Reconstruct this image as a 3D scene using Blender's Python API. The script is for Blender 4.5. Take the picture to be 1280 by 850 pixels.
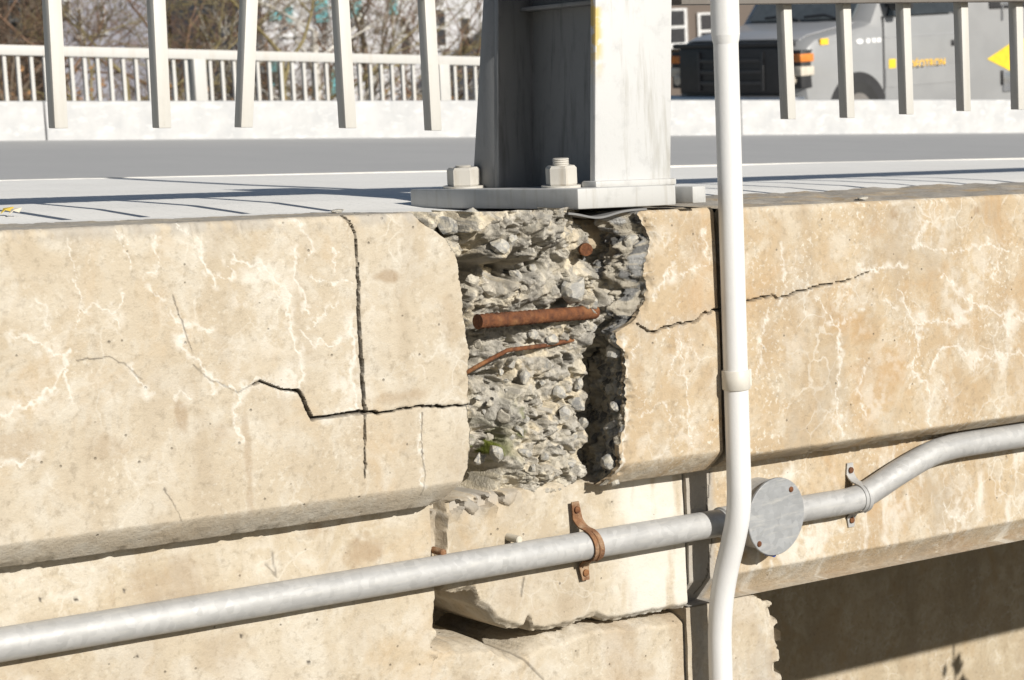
import bpy, bmesh, math, random
import numpy as np
from mathutils import Vector, Matrix, Quaternion

random.seed(7)
rng = np.random.default_rng(11)
for o in list(bpy.data.objects):
    bpy.data.objects.remove(o)
scene = bpy.context.scene
COL = scene.collection

# ------------------------------------------------------------------ camera
CAM = np.array([-2.68753, -3.21585, 0.39182])
AX_F = np.array([0.60865156, 0.77903847, -0.15047376])
AX_R = np.array([0.78299708, -0.62040661, -0.04484649])
AX_U = np.array([0.12829205, 0.09052463, 0.98759629])
FPX = 2750.0
cam = bpy.data.cameras.new("camera")
cam_o = bpy.data.objects.new("camera", cam)
COL.objects.link(cam_o)
cam.sensor_width = 36.0
cam.lens = FPX / 1280.0 * 36.0
cam.clip_start = 0.05
cam.clip_end = 3000
m = Matrix.Identity(4)
for i in range(3):
    m[i][0] = AX_R[i]; m[i][1] = AX_U[i]; m[i][2] = -AX_F[i]; m[i][3] = CAM[i]
cam_o.matrix_world = m
cam.dof.use_dof = True
cam.dof.focus_distance = 4.25
cam.dof.aperture_fstop = 11.0
scene.camera = cam_o

# ------------------------------------------------------------------ sky, sun
SUN = Vector((0.045, -1.0, 0.485)).normalized()      # towards the sun
world = bpy.data.worlds.new("World")
scene.world = world
world.use_nodes = True
wn = world.node_tree.nodes; wl = world.node_tree.links
bg = wn["Background"]
sky = wn.new("ShaderNodeTexSky")
sky.sky_type = 'NISHITA'
sky.sun_disc = False
sky.sun_elevation = math.asin(SUN.z)
sky.sun_rotation = math.atan2(SUN.x, SUN.y)
wl.new(sky.outputs[0], bg.inputs[0])
bg.inputs[1].default_value = 0.05
sl = bpy.data.lights.new("sun", 'SUN')
sl.energy = 5.0
sl.angle = math.radians(0.53)
sl.color = (1.0, 0.955, 0.88)
so = bpy.data.objects.new("sun", sl)
COL.objects.link(so)
so.rotation_euler = (-SUN).to_track_quat('-Z', 'Y').to_euler()
so.location = (4, -8, 6)
vs = scene.view_settings
vs.view_transform = 'Standard'
vs.look = 'None'
vs.gamma = 1.0
vs.use_curve_mapping = False
vs.exposure = 0.25

# ------------------------------------------------------------------ measuring: a sight line meets the plane Y = const
K = 0.057      # fall of the coping along X
KD = 0.064     # fall of the deck along X
def at(px, py, Y):
    d = AX_F + AX_R * (px - 640) / FPX + AX_U * (425 - py) / FPX
    t = (Y - CAM[1]) / d[1]
    return CAM + t * d
def sz(px, py, Y=0.0):
    q = at(px, py, Y)
    return (q[0], q[2] + K * q[0])
def W(s, y, z):
    return (s, y, z - K * s)

# ------------------------------------------------------------------ objects
def link(name, me, mat, parent=None, smooth=False):
    o = bpy.data.objects.new(name, me)
    COL.objects.link(o)
    if mat is not None:
        me.materials.clear(); me.materials.append(mat)
    if smooth:
        me.polygons.foreach_set('use_smooth', [True] * len(me.polygons))
    if parent is not None:
        o.parent = parent
        if parent.get('worldparts'):
            o.location = -Vector(parent.location)
    return o
def tag(o, label=None, cat=None, group=None, kind=None):
    if label: o['label'] = label
    if cat: o['category'] = cat
    if group: o['group'] = group
    if kind: o['kind'] = kind
    return o
def thing(name, label, cat, loc=(0, 0, 0), rz=0.0, group=None, worldparts=True):
    o = bpy.data.objects.new(name, None)
    COL.objects.link(o)
    o.location = loc
    o.rotation_euler = (0, 0, rz)
    o.empty_display_size = 0.05
    if worldparts: o['worldparts'] = 1
    return tag(o, label, cat, group)
class MB:
    def __init__(self): self.bm = bmesh.new()
    def box(self, lo, hi, bev=0.0, shear=0.0):
        x0, y0, z0 = lo; x1, y1, z1 = hi
        P = [(x0,y0,z0),(x1,y0,z0),(x1,y1,z0),(x0,y1,z0),(x0,y0,z1),(x1,y0,z1),(x1,y1,z1),(x0,y1,z1)]
        return self.hexa(P, bev, shear)
    def hexa(self, P, bev=0.0, shear=0.0):
        v = [self.bm.verts.new((p[0], p[1], p[2] - shear * p[0])) for p in P]
        fs = [self.bm.faces.new([v[i] for i in f]) for f in ((0,3,2,1),(4,5,6,7),(0,1,5,4),(1,2,6,5),(2,3,7,6),(3,0,4,7))]
        if bev > 0:
            es = list({e for f in fs for e in f.edges})
            bmesh.ops.bevel(self.bm, geom=es, offset=bev, segments=2, affect='EDGES', profile=0.5)
        return self
    def prism(self, pts, a, b, axis='y', bev=0.0):
        # polygon pts (u,v) extruded between a and b along an axis
        def mk(u, v, t):
            return {'y': (u, t, v), 'x': (t, u, v), 'z': (u, v, t)}[axis]
        A = [self.bm.verts.new(mk(u, v, a)) for u, v in pts]
        B = [self.bm.verts.new(mk(u, v, b)) for u, v in pts]
        n = len(pts)
        fs = [self.bm.faces.new(A), self.bm.faces.new(B[::-1])]
        for i in range(n):
            fs.append(self.bm.faces.new((A[i], B[i], B[(i+1) % n], A[(i+1) % n])))
        if bev > 0:
            es = list({e for f in fs for e in f.edges})
            bmesh.ops.bevel(self.bm, geom=es, offset=bev, segments=2, affect='EDGES', profile=0.5)
        return self
    def tube(self, path, rad, n=20, cap=True):
        path = [Vector(p) for p in path]
        if not hasattr(rad, '__len__'): rad = [rad] * len(path)
        up = None; rings = []
        for i, p in enumerate(path):
            a = path[max(i-1, 0)]; b = path[min(i+1, len(path)-1)]
            t = (b - a).normalized()
            if up is None:
                up = t.orthogonal().normalized()
            up = (up - t * up.dot(t)).normalized()
            w = t.cross(up)
            rings.append([self.bm.verts.new(p + (up * math.cos(2*math.pi*k/n) + w * math.sin(2*math.pi*k/n)) * rad[i]) for k in range(n)])
        for i in range(len(rings)-1):
            for k in range(n):
                self.bm.faces.new((rings[i][k], rings[i][(k+1) % n], rings[i+1][(k+1) % n], rings[i+1][k]))
        if cap:
            self.bm.faces.new(rings[0][::-1]); self.bm.faces.new(rings[-1])
        return self
    def build(self, name, mat, parent=None, smooth=False, angle=None):
        bmesh.ops.recalc_face_normals(self.bm, faces=self.bm.faces)
        me = bpy.data.meshes.new(name)
        self.bm.to_mesh(me); self.bm.free()
        o = link(name, me, mat, parent)
        if smooth or angle:
            me.polygons.foreach_set('use_smooth', [True] * len(me.polygons))
            try: me.set_sharp_from_angle(angle=math.radians(angle or 40))
            except Exception: pass
        return o

# ------------------------------------------------------------------ noise in numpy
def vnoise(x, y, seed=0):
    r = np.random.default_rng(seed).random((256, 256))
    xi = np.floor(x).astype(int); yi = np.floor(y).astype(int)
    fx = x - xi; fy = y - yi
    fx = fx*fx*(3-2*fx); fy = fy*fy*(3-2*fy)
    a = r[xi % 256, yi % 256]; b = r[(xi+1) % 256, yi % 256]
    c = r[xi % 256, (yi+1) % 256]; d = r[(xi+1) % 256, (yi+1) % 256]
    return (a*(1-fx)+b*fx)*(1-fy) + (c*(1-fx)+d*fx)*fy
def fbm(x, y, sc, seed=0, oct=4, gain=0.5):
    t = 0; a = 1; n = 0
    for i in range(oct):
        t = t + a * vnoise(x*sc*2**i + 17.3*i, y*sc*2**i + 5.1*i, seed+i); n += a; a *= gain
    return t / n
def cells(x, y, size, seed=0, jit=0.9):
    # returns F1, F2, id-random(3)
    u = x / size; v = y / size
    iu = np.floor(u).astype(int); iv = np.floor(v).astype(int)
    R = np.random.default_rng(seed).random((64, 64, 6))
    f1 = np.full(u.shape, 9.0); f2 = np.full(u.shape, 9.0)
    ids = np.zeros(u.shape + (4,)); off = np.zeros(u.shape + (2,))
    for a in (-1, 0, 1):
        for b in (-1, 0, 1):
            ci = (iu + a) % 64; cj = (iv + b) % 64
            cx = iu + a + 0.5 + (R[ci, cj, 0]-0.5)*jit; cy = iv + b + 0.5 + (R[ci, cj, 1]-0.5)*jit
            d = np.hypot(u - cx, v - cy)
            new = d < f1
            f2 = np.where(new, f1, np.minimum(f2, d))
            ids[new] = R[ci, cj, 2:6][new]
            off[new] = np.stack([(u-cx), (v-cy)], -1)[new]
            f1 = np.where(new, d, f1)
    return f1*size, f2*size, ids, off*size
def dist_poly(S, Z, pts):
    d = np.full(S.shape, 9.0)
    for (a, b) in zip(pts[:-1], pts[1:]):
        vx, vz = b[0]-a[0], b[1]-a[1]
        L = vx*vx+vz*vz + 1e-12
        t = np.clip(((S-a[0])*vx + (Z-a[1])*vz)/L, 0, 1)
        d = np.minimum(d, np.hypot(S-a[0]-t*vx, Z-a[1]-t*vz))
    return d
def smooth(a, b, x):
    t = np.clip((x-a)/(b-a), 0, 1)
    return t*t*(3-2*t)
def interp(tab, x):
    tab = sorted(tab)
    return np.interp(x, [t[0] for t in tab], [t[1] for t in tab])

# ------------------------------------------------------------------ materials
class NT:
    def __init__(self, name):
        self.m = bpy.data.materials.new(name); self.m.use_nodes = True
        self.t = self.m.node_tree; self.n = self.t.nodes; self.l = self.t.links
        self.b = self.n["Principled BSDF"]
        tc = self.n.new("ShaderNodeTexCoord"); self.co = tc.outputs["Object"]
    def mapping(self, scale):
        mp = self.n.new("ShaderNodeMapping"); mp.inputs["Scale"].default_value = scale
        self.l.new(self.co, mp.inputs[0]); return mp.outputs[0]
    def noise(self, scale, detail=4, rough=0.55, vec=None, dist=0.0):
        x = self.n.new("ShaderNodeTexNoise"); x.inputs["Scale"].default_value = scale
        x.inputs["Detail"].default_value = detail; x.inputs["Roughness"].default_value = rough
        x.inputs["Distortion"].default_value = dist
        self.l.new(vec or self.co, x.inputs["Vector"]); return x.outputs["Fac"]
    def voro(self, scale, feature='F1', vec=None, out="Distance"):
        x = self.n.new("ShaderNodeTexVoronoi"); x.feature = feature; x.inputs["Scale"].default_value = scale
        self.l.new(vec or self.co, x.inputs["Vector"]); return x.outputs[out]
    def ramp(self, fac, stops, interp='LINEAR'):
        x = self.n.new("ShaderNodeValToRGB"); r = x.color_ramp; r.interpolation = interp
        while len(r.elements) < len(stops): r.elements.new(0.5)
        for e, (p, c) in zip(r.elements, stops):
            e.position = p; e.color = (*c, 1) if hasattr(c, '__len__') else (c, c, c, 1)
        self.l.new(fac, x.inputs[0]); return x.outputs[0]
    def mix(self, fac, a, b, mode='MIX'):
        x = self.n.new("ShaderNodeMix"); x.data_type = 'RGBA'; x.blend_type = mode
        for s, v in ((x.inputs[0], fac), (x.inputs[6], a), (x.inputs[7], b)):
            if isinstance(v, (int, float)): s.default_value = v
            elif isinstance(v, tuple): s.default_value = (*v, 1)
            else: self.l.new(v, s)
        return x.outputs[2]
    def math(self, op, a, b=0.0):
        x = self.n.new("ShaderNodeMath"); x.operation = op
        for s, v in ((x.inputs[0], a), (x.inputs[1], b)):
            if isinstance(v, (int, float)): s.default_value = v
            else: self.l.new(v, s)
        return x.outputs[0]
    def attr(self, name):
        x = self.n.new("ShaderNodeAttribute"); x.attribute_name = name; return x.outputs["Fac"]
    def attrc(self, name):
        x = self.n.new("ShaderNodeAttribute"); x.attribute_name = name; return x.outputs["Color"]
    def bump(self, h, strength=0.3, dist=0.01, prev=None):
        x = self.n.new("ShaderNodeBump"); x.inputs["Strength"].default_value = strength
        x.inputs["Distance"].default_value = dist
        self.l.new(h, x.inputs["Height"])
        if prev: self.l.new(prev, x.inputs["Normal"])
        return x.outputs[0]
    def fin(self, col, rough=0.8, normal=None, metal=0.0, spec=None):
        if isinstance(col, tuple): self.b.inputs["Base Color"].default_value = (*col, 1)
        else: self.l.new(col, self.b.inputs["Base Color"])
        if isinstance(rough, (int, float)): self.b.inputs["Roughness"].default_value = rough
        else: self.l.new(rough, self.b.inputs["Roughness"])
        self.b.inputs["Metallic"].default_value = metal
        if spec is not None: self.b.inputs["Specular IOR Level"].default_value = spec
        if normal: self.l.new(normal, self.b.inputs["Normal"])
        return self.m

def mat_concrete(name, ca, cb, cc, stain, speck=0.55, craze=.45, patch=.42):
    t = NT(name)
    ca, cb, cc, stain = [tuple(v*.88 for v in q) for q in (ca, cb, cc, stain)]
    big = t.noise(3.2, 5, 0.6)
    c = t.mix(t.ramp(big, [(0.36, 0.0), (0.62, 1.0)]), ca, cb)
    med = t.noise(11.0, 6, 0.62, dist=0.6)
    c = t.mix(t.ramp(med, [(0.47, 0.0), (0.62, 0.9)]), c, cc)
    # rain-washed streaks
    st = t.noise(1.0, 5, 0.6, vec=t.mapping((9.0, 9.0, 1.6)))
    c = t.mix(t.ramp(st, [(0.52, 0.0), (0.68, 0.60)]), c, stain)
    # speckle of worn skin
    sp = t.noise(95.0, 3, 0.6)
    c = t.mix(t.math('MULTIPLY', t.ramp(sp, [(0.54, 0.0), (0.66, 1.0)]), t.math('MULTIPLY', t.ramp(t.noise(7.0, 3), [(0.42, 0.0), (0.62, 1.0)]), speck)), c, (0.56, 0.525, 0.45))
    sp2 = t.noise(60.0, 4, 0.7)
    c = t.mix(t.math('MULTIPLY', t.ramp(sp2, [(0.52, 0.0), (0.70, 1.0)]), 0.50), c, tuple(0.62*v for v in stain))
    # fine white crazing, in patches
    dv = t.n.new("ShaderNodeVectorMath"); dv.operation = 'MULTIPLY_ADD'
    nz = t.n.new("ShaderNodeTexNoise"); nz.inputs["Scale"].default_value = 14.0; nz.inputs["Detail"].default_value = 4
    t.l.new(t.co, nz.inputs["Vector"]); t.l.new(nz.outputs["Color"], dv.inputs[0]); dv.inputs[1].default_value = (.09, .09, .09); t.l.new(t.co, dv.inputs[2])
    cz = t.voro(15.0, 'DISTANCE_TO_EDGE', vec=dv.outputs[0])
    czm = t.math('MULTIPLY', t.ramp(cz, [(0.008, 1.0), (0.045, 0.0)]), t.ramp(t.noise(5.5, 4, 0.6), [(0.50, 0.0), (0.62, 1.0)]))
    c = t.mix(t.math('MULTIPLY', czm, craze), c, (0.57, 0.54, 0.475))
    gb = t.noise(1.0, 5, 0.62, vec=t.mapping((6.0, 6.0, 3.0)))
    c = t.mix(t.math('MULTIPLY', t.ramp(gb, [(0.54, 0.0), (0.66, 1.0)]), patch), c, (0.34, 0.285, 0.215))
    ob = t.noise(4.2, 5, 0.65, dist=0.8)
    c = t.mix(t.math('MULTIPLY', t.ramp(ob, [(0.55, 0.0), (0.68, 1.0)]), patch), c, tuple(v*w for v, w in zip(cb, (0.98, 0.84, 0.66))))
    # sand grains and pin holes
    ho = t.voro(26.0)
    c = t.mix(t.math('MULTIPLY', t.ramp(ho, [(0.045, 1.0), (0.075, 0.0)]), 0.55), c, (0.10, 0.08, 0.06))
    c = t.mix(t.math('MULTIPLY', t.attr('grey'), 1.0), c, (0.33, 0.31, 0.28))
    c = t.mix(t.math('MULTIPLY', t.attr('brown'), 0.75), c, (0.27, 0.19, 0.115))
    c = t.mix(t.attr('efflo'), c, (0.58, 0.555, 0.50))
    c = t.mix(t.attr('dark'), c, (0.05, 0.042, 0.034))
    h = t.math('ADD', t.math('MULTIPLY', t.noise(55.0, 5, 0.65), 1.0), t.math('MULTIPLY', t.noise(240.0, 3, 0.6), 0.35))
    n1 = t.bump(h, 0.35, 0.008)
    n2 = t.bump(t.ramp(ho, [(0.03, 0.0), (0.08, 1.0)]), 0.6, 0.004, n1)
    return t.fin(c, 0.9, n2, spec=0.25)
M = {}
M['conc_left'] = mat_concrete('weathered_cream_concrete', (0.515, 0.455, 0.36), (0.47, 0.40, 0.30), (0.545, 0.50, 0.42), (0.40, 0.33, 0.24))
M['conc_right'] = mat_concrete('ochre_concrete', (0.495, 0.40, 0.275), (0.445, 0.34, 0.22), (0.53, 0.465, 0.365), (0.39, 0.31, 0.215), 0.9, .55, .62)
M['conc_low'] = mat_concrete('pale_lower_concrete', (0.52, 0.46, 0.365), (0.475, 0.405, 0.30), (0.565, 0.52, 0.44), (0.41, 0.34, 0.245), 0.5)
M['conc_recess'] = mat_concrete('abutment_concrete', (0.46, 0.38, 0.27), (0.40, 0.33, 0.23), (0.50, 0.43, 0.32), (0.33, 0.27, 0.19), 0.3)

def mat_core():
    t = NT('broken_aggregate_concrete')
    c = t.attrc('rock')
    n = t.noise(70.0, 6, 0.7)
    c = t.mix(t.ramp(n, [(0.36, 0.30), (0.55, 0.0)]), c, (0.16, 0.15, 0.14))
    n2 = t.noise(160.0, 4, 0.7)
    c = t.mix(t.ramp(n2, [(0.55, 0.0), (0.7, 0.5)]), c, (0.60, 0.57, 0.51))
    c = t.mix(t.attr('moss'), c, (0.10, 0.115, 0.02))
    h = t.math('ADD', t.noise(110.0, 6, 0.7), t.math('MULTIPLY', t.noise(400.0, 3, 0.6), 0.4))
    return t.fin(c, 0.92, t.bump(h, 0.75, 0.008), spec=0.2)
M['core'] = mat_core()
def mat_stone(name, a, b):
    t = NT(name)
    oi = t.n.new("ShaderNodeObjectInfo")
    mp = t.n.new("ShaderNodeVectorMath"); mp.operation = 'ADD'
    t.l.new(t.co, mp.inputs[0]); t.l.new(oi.outputs["Location"], mp.inputs[1])
    sc_ = t.n.new("ShaderNodeVectorMath"); sc_.operation = 'SCALE'; sc_.inputs["Scale"].default_value = 1.0
    t.l.new(mp.outputs[0], sc_.inputs[0]); v = sc_.outputs[0]
    c = t.mix(t.ramp(t.noise(2.2, 6, 0.7, vec=v), [(0.35, 0.0), (0.65, 1.0)]), a, b)
    c = t.mix(t.ramp(t.noise(1.6, 6, 0.7, vec=v), [(0.44, 0.0), (0.56, 0.95)]), c, (0.50, 0.465, 0.39))
    c = t.mix(t.ramp(t.noise(9.0, 4, 0.7, vec=v), [(0.52, 0.0), (0.7, 0.6)]), c, (0.14, 0.135, 0.125))
    return t.fin(c, 0.92, t.bump(t.noise(3.0, 7, 0.7, vec=v), 0.5, 0.008), spec=0.15)
M['stone_grey'] = mat_stone('grey_aggregate_stone', (0.29, 0.285, 0.27), (0.42, 0.41, 0.385))
M['stone_dark'] = mat_stone('dark_aggregate_stone', (0.20, 0.20, 0.195), (0.33, 0.325, 0.31))
M['stone_tan'] = mat_stone('mortar_coated_stone', (0.30, 0.275, 0.23), (0.45, 0.415, 0.35))

def mat_rust(name, a=(0.235, 0.095, 0.042), b=(0.10, 0.045, 0.028), c3=(0.33, 0.165, 0.075)):
    t = NT(name)
    c = t.mix(t.ramp(t.noise(60, 6, 0.7), [(0.35, 0.0), (0.65, 1.0)]), a, b)
    c = t.mix(t.ramp(t.noise(28, 4, 0.6), [(0.5, 0.0), (0.68, 0.8)]), c, c3)
    return t.fin(c, 0.92, t.bump(t.noise(190, 6, 0.75), 0.9, 0.006), spec=0.2)
M['rust'] = mat_rust('rusted_steel')
M['rust_pale'] = mat_rust('rusted_strap_steel', (0.31, 0.165, 0.085), (0.18, 0.09, 0.05), (0.46, 0.34, 0.23))

def mat_paint(name, base, dirt=(0.45, 0.40, 0.30), amt=0.5, rough=0.55, streak=True):
    t = NT(name)
    st = t.noise(1.0, 6, 0.65, vec=t.mapping((38.0, 38.0, 4.0)))
    c = t.mix(t.math('MULTIPLY', t.ramp(st, [(0.52, 0.0), (0.72, 1.0)]), amt), base, dirt)
    c = t.mix(t.math('MULTIPLY', t.ramp(t.noise(22, 6, 0.7), [(0.55, 0.0), (0.7, 1.0)]), amt*0.6), c, tuple(0.7*v for v in base))
    c = t.mix(t.math('MULTIPLY', t.ramp(t.voro(60.0), [(0.03, 1.0), (0.06, 0.0)]), 0.35), c, (0.28, 0.22, 0.15))
    return t.fin(c, rough, t.bump(t.noise(160, 4, 0.6), 0.12, 0.003))
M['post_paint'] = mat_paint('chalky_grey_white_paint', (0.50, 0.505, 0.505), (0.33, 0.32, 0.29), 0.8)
def add_edge_stain(m_):
    nt = m_.node_tree; n_, l_ = nt.nodes, nt.links
    bs = n_["Principled BSDF"]; src = bs.inputs["Base Color"].links[0].from_socket
    tc = n_.new("ShaderNodeTexCoord"); sx = n_.new("ShaderNodeSeparateXYZ"); l_.new(tc.outputs["Object"], sx.inputs[0])
    def mr(sock, a, b):
        q = n_.new("ShaderNodeMapRange"); q.interpolation_type = 'SMOOTHSTEP'; q.inputs[1].default_value = a; q.inputs[2].default_value = b; l_.new(sock, q.inputs[0]); return q.outputs[0]
    nz = n_.new("ShaderNodeTexNoise"); nz.inputs["Scale"].default_value = 45.0; nz.inputs["Detail"].default_value = 6
    l_.new(tc.outputs["Object"], nz.inputs["Vector"])
    def mul(a, b):
        q = n_.new("ShaderNodeMath"); q.operation = 'MULTIPLY'; l_.new(a, q.inputs[0]); l_.new(b, q.inputs[1]); return q.outputs[0]
    f = mul(mul(mr(sx.outputs[0], .118, .098), mr(sx.outputs[2], .22, .33)), mr(nz.outputs["Fac"], .40, .55))
    mx = n_.new("ShaderNodeMix"); mx.data_type = 'RGBA'; l_.new(f, mx.inputs[0]); l_.new(src, mx.inputs[6]); mx.inputs[7].default_value = (.52, .38, .12, 1)
    l_.new(mx.outputs[2], bs.inputs["Base Color"])
add_edge_stain(M['post_paint'])
M['post_web'] = mat_paint('shade_darkened_grey_paint', (0.235, 0.237, 0.24), (0.11, 0.11, 0.11), 0.8)  # post paint darkened: shade on web and back flange set in the colour
M['plate_paint'] = mat_paint('base_plate_paint', (0.44, 0.44, 0.43), (0.30, 0.28, 0.24), 0.7)
M['bal_paint'] = mat_paint('baluster_cream_paint', (0.52, 0.51, 0.48), (0.42, 0.39, 0.33), 0.35)
M['rail_brown_grey'] = mat_paint('brown_grey_rail', (0.17, 0.155, 0.14), (0.12, 0.10, 0.085), 0.6)  # darker and browner than the bars
M['nut'] = mat_paint('galvanised_nut', (0.47, 0.45, 0.41), (0.30, 0.25, 0.18), 0.6, 0.6)
M['far_paint'] = mat_paint('far_railing_white_paint', (0.47, 0.465, 0.445), (0.40, 0.34, 0.27), 0.4)

def mat_galv(name, base=(0.435, 0.435, 0.43)):
    t = NT(name)
    sp = t.voro(75.0, out="Color")
    g = t.ramp(sp, [(0.0, tuple(0.86*v for v in base)), (1.0, tuple(1.10*v for v in base))])
    c = t.mix(t.ramp(t.noise(1.0, 6, 0.65, vec=t.mapping((2.2, 30, 30))), [(0.46, 0.0), (0.70, 0.55)]), g, tuple(0.74*v for v in base))
    c = t.mix(t.ramp(t.noise(1.0, 6, 0.7, vec=t.mapping((14, 110, 110))), [(0.52, 0.0), (0.7, 0.6)]), c, (0.50, 0.49, 0.46))
    r = t.ramp(t.noise(25, 4), [(0.3, 0.42), (0.7, 0.62)])
    return t.fin(c, r, t.bump(t.noise(220, 4), 0.08, 0.002), metal=0.25)
M['galv'] = mat_galv('galvanised_conduit')
M['galv_grey'] = mat_galv('galvanised_cover', (0.33, 0.34, 0.35))
def mat_plain(name, col, rough=0.6, metal=0.0, var=0.12, sc=12.0):
    t = NT(name)
    c = t.mix(t.ramp(t.noise(sc, 4, 0.6), [(0.35, 0.0), (0.65, 1.0)]), tuple(v*(1-var) for v in col), tuple(min(1, v*(1+var)) for v in col))
    return t.fin(c, rough, None, metal)
M['pvc'] = mat_paint('white_plastic_pipe', (0.67, 0.67, 0.665), (0.52, 0.50, 0.45), 0.22, 0.38)
M['pvc_clip'] = mat_plain('ivory_plastic_clip', (0.55, 0.525, 0.47), 0.5, 0, 0.06, 30)
M['rubber'] = mat_plain('grey_rubber_pad', (0.17, 0.17, 0.17), 0.7)
M['blue'] = mat_plain('blue_wire_sleeve', (0.02, 0.07, 0.35), 0.4)

def mat_road():
    t = NT('grey_asphalt')
    c = t.mix(t.ramp(t.noise(1.5, 5, 0.6), [(0.35, 0.0), (0.65, 1.0)]), (0.36, 0.36, 0.36), (0.385, 0.384, 0.382))
    c = t.mix(t.ramp(t.noise(120, 3, 0.7), [(0.4, 0.0), (0.65, 0.35)]), c, (0.46, 0.46, 0.455))
    return t.fin(c, 0.9, t.bump(t.noise(200, 3), 0.3, 0.004), spec=0.3)
M['road'] = mat_road()
def mat_sidewalk():
    t = NT('pale_sidewalk_concrete')
    c = t.mix(t.ramp(t.noise(2.2, 5, 0.6), [(0.35, 0.0), (0.65, 1.0)]), (0.76, 0.745, 0.71), (0.82, 0.805, 0.77))
    c = t.mix(t.ramp(t.noise(90, 4, 0.7), [(0.55, 0.0), (0.75, 0.35)]), c, (0.40, 0.385, 0.36))
    return t.fin(c, 0.88, t.bump(t.noise(150, 4), 0.25, 0.003), spec=0.3)
M['sidewalk'] = mat_sidewalk()
M['curb'] = mat_plain('pale_kerb_concrete', (0.55, 0.54, 0.51), 0.85, 0, 0.1, 20)
def mat_parapet():
    t = NT('whitewashed_parapet_concrete')
    c = t.mix(t.ramp(t.noise(5, 5, 0.6), [(0.35, 0.0), (0.65, 1.0)]), (0.40, 0.405, 0.41), (0.48, 0.48, 0.478))
    c = t.mix(t.ramp(t.noise(1.0, 5, 0.65, vec=t.mapping((7, 7, 16))), [(0.52, 0.0), (0.68, 0.9)]), c, (0.57, 0.57, 0.565))
    c = t.mix(t.ramp(t.noise(40, 5, 0.7), [(0.56, 0.0), (0.75, 0.5)]), c, (0.40, 0.39, 0.37))
    return t.fin(c, 0.9, t.bump(t.noise(30, 5), 0.3, 0.01), spec=0.2)
M['parapet'] = mat_parapet()
def mat_ground(name, a, b, sc=0.6):
    t = NT(name)
    c = t.mix(t.ramp(t.noise(sc, 6, 0.65), [(0.35, 0.0), (0.65, 1.0)]), a, b)
    c = t.mix(t.ramp(t.noise(14.0, 4, 0.7), [(0.45, 0.0), (0.7, 0.6)]), c, tuple(0.6*v for v in a))
    return t.fin(c, 0.95)
M['ground'] = mat_ground('dry_grass_and_leaf_ground', (0.16, 0.12, 0.07), (0.20, 0.17, 0.09))
M['front_ground'] = mat_ground('front_bounce_ground', (0.13, 0.12, 0.10), (0.17, 0.155, 0.13))
def mat_bark(name, a, b):
    t = NT(name)
    c = t.mix(t.ramp(t.noise(1.0, 5, 0.7, vec=t.mapping((7, 7, 1.5))), [(0.38, 0.0), (0.62, 1.0)]), a, b)
    return t.fin(c, 0.95, t.bump(t.noise(9.0, 5), 0.5, 0.05), spec=0.1)
M['bark_grey'] = mat_bark('grey_brown_bark', (0.13, 0.10, 0.075), (0.22, 0.18, 0.14))
M['bark_brown'] = mat_bark('red_brown_bark', (0.15, 0.09, 0.06), (0.24, 0.16, 0.11))
M['bark_olive'] = mat_bark('olive_bark', (0.17, 0.14, 0.07), (0.26, 0.22, 0.12))
M['bark_pale'] = mat_bark('pale_bark', (0.45, 0.42, 0.37), (0.62, 0.60, 0.56))

# ================================================================== THE CONCRETE
def grid_mesh(name, S, Yv, Z, mat, attrs=None, parent=None, keep=None, colors=None, k=K, smooth=True, cap=False):
    """S,Yv,Z: 2-D arrays (rows down the profile, columns along the bridge)."""
    if cap:
        def ext(a): return np.concatenate([a[:, :1], a, a[:, -1:]], 1)
        yb = np.full((S.shape[0], 1), float(np.max(Yv)))
        S = ext(S); Z = ext(Z); Yv = np.concatenate([yb, Yv, yb], 1)
        attrs = {n_: ext(a_) for n_, a_ in (attrs or {}).items()}
        if keep is not None: keep = ext(keep)
    nr, nc = S.shape
    co = np.stack([S, Yv, Z - k*S], -1).reshape(-1, 3)
    idx = np.arange(nr*nc).reshape(nr, nc)
    q = np.stack([idx[:-1, :-1], idx[1:, :-1], idx[1:, 1:], idx[:-1, 1:]], -1).reshape(-1, 4)
    if keep is not None:
        q = q[keep[:nr-1, :nc-1].reshape(-1)]
    # drop collapsed faces
    w = np.linalg.norm(co[q[:, 0]] - co[q[:, 3]], axis=1) + np.linalg.norm(co[q[:, 1]] - co[q[:, 2]], axis=1)
    q = q[w > 1e-6]
    used = np.unique(q); re = -np.ones(nr*nc, int); re[used] = np.arange(len(used))
    co = co[used]; q = re[q]
    me = bpy.data.meshes.new(name)
    me.vertices.add(len(co)); me.vertices.foreach_set('co', co.reshape(-1))
    me.loops.add(len(q)*4); me.loops.foreach_set('vertex_index', q.reshape(-1))
    me.polygons.add(len(q)); me.polygons.foreach_set('loop_start', np.arange(0, len(q)*4, 4))
    me.polygons.foreach_set('loop_total', np.full(len(q), 4))
    me.update(calc_edges=True); me.validate()
    for n, a in (attrs or {}).items():
        at_ = me.attributes.new(n, 'FLOAT', 'POINT')
        at_.data.foreach_set('value', np.ascontiguousarray(a.reshape(-1)[used], dtype=np.float32))
    for n, a in (colors or {}).items():
        at_ = me.attributes.new(n, 'FLOAT_COLOR', 'POINT')
        cc = np.concatenate([a.reshape(-1, 3)[used], np.ones((len(used), 1))], 1)
        at_.data.foreach_set('color', np.ascontiguousarray(cc.reshape(-1), dtype=np.float32))
    o = link(name, me, mat, parent, smooth=smooth)
    if smooth: me.set_sharp_from_angle(angle=math.radians(48))
    return o

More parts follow.
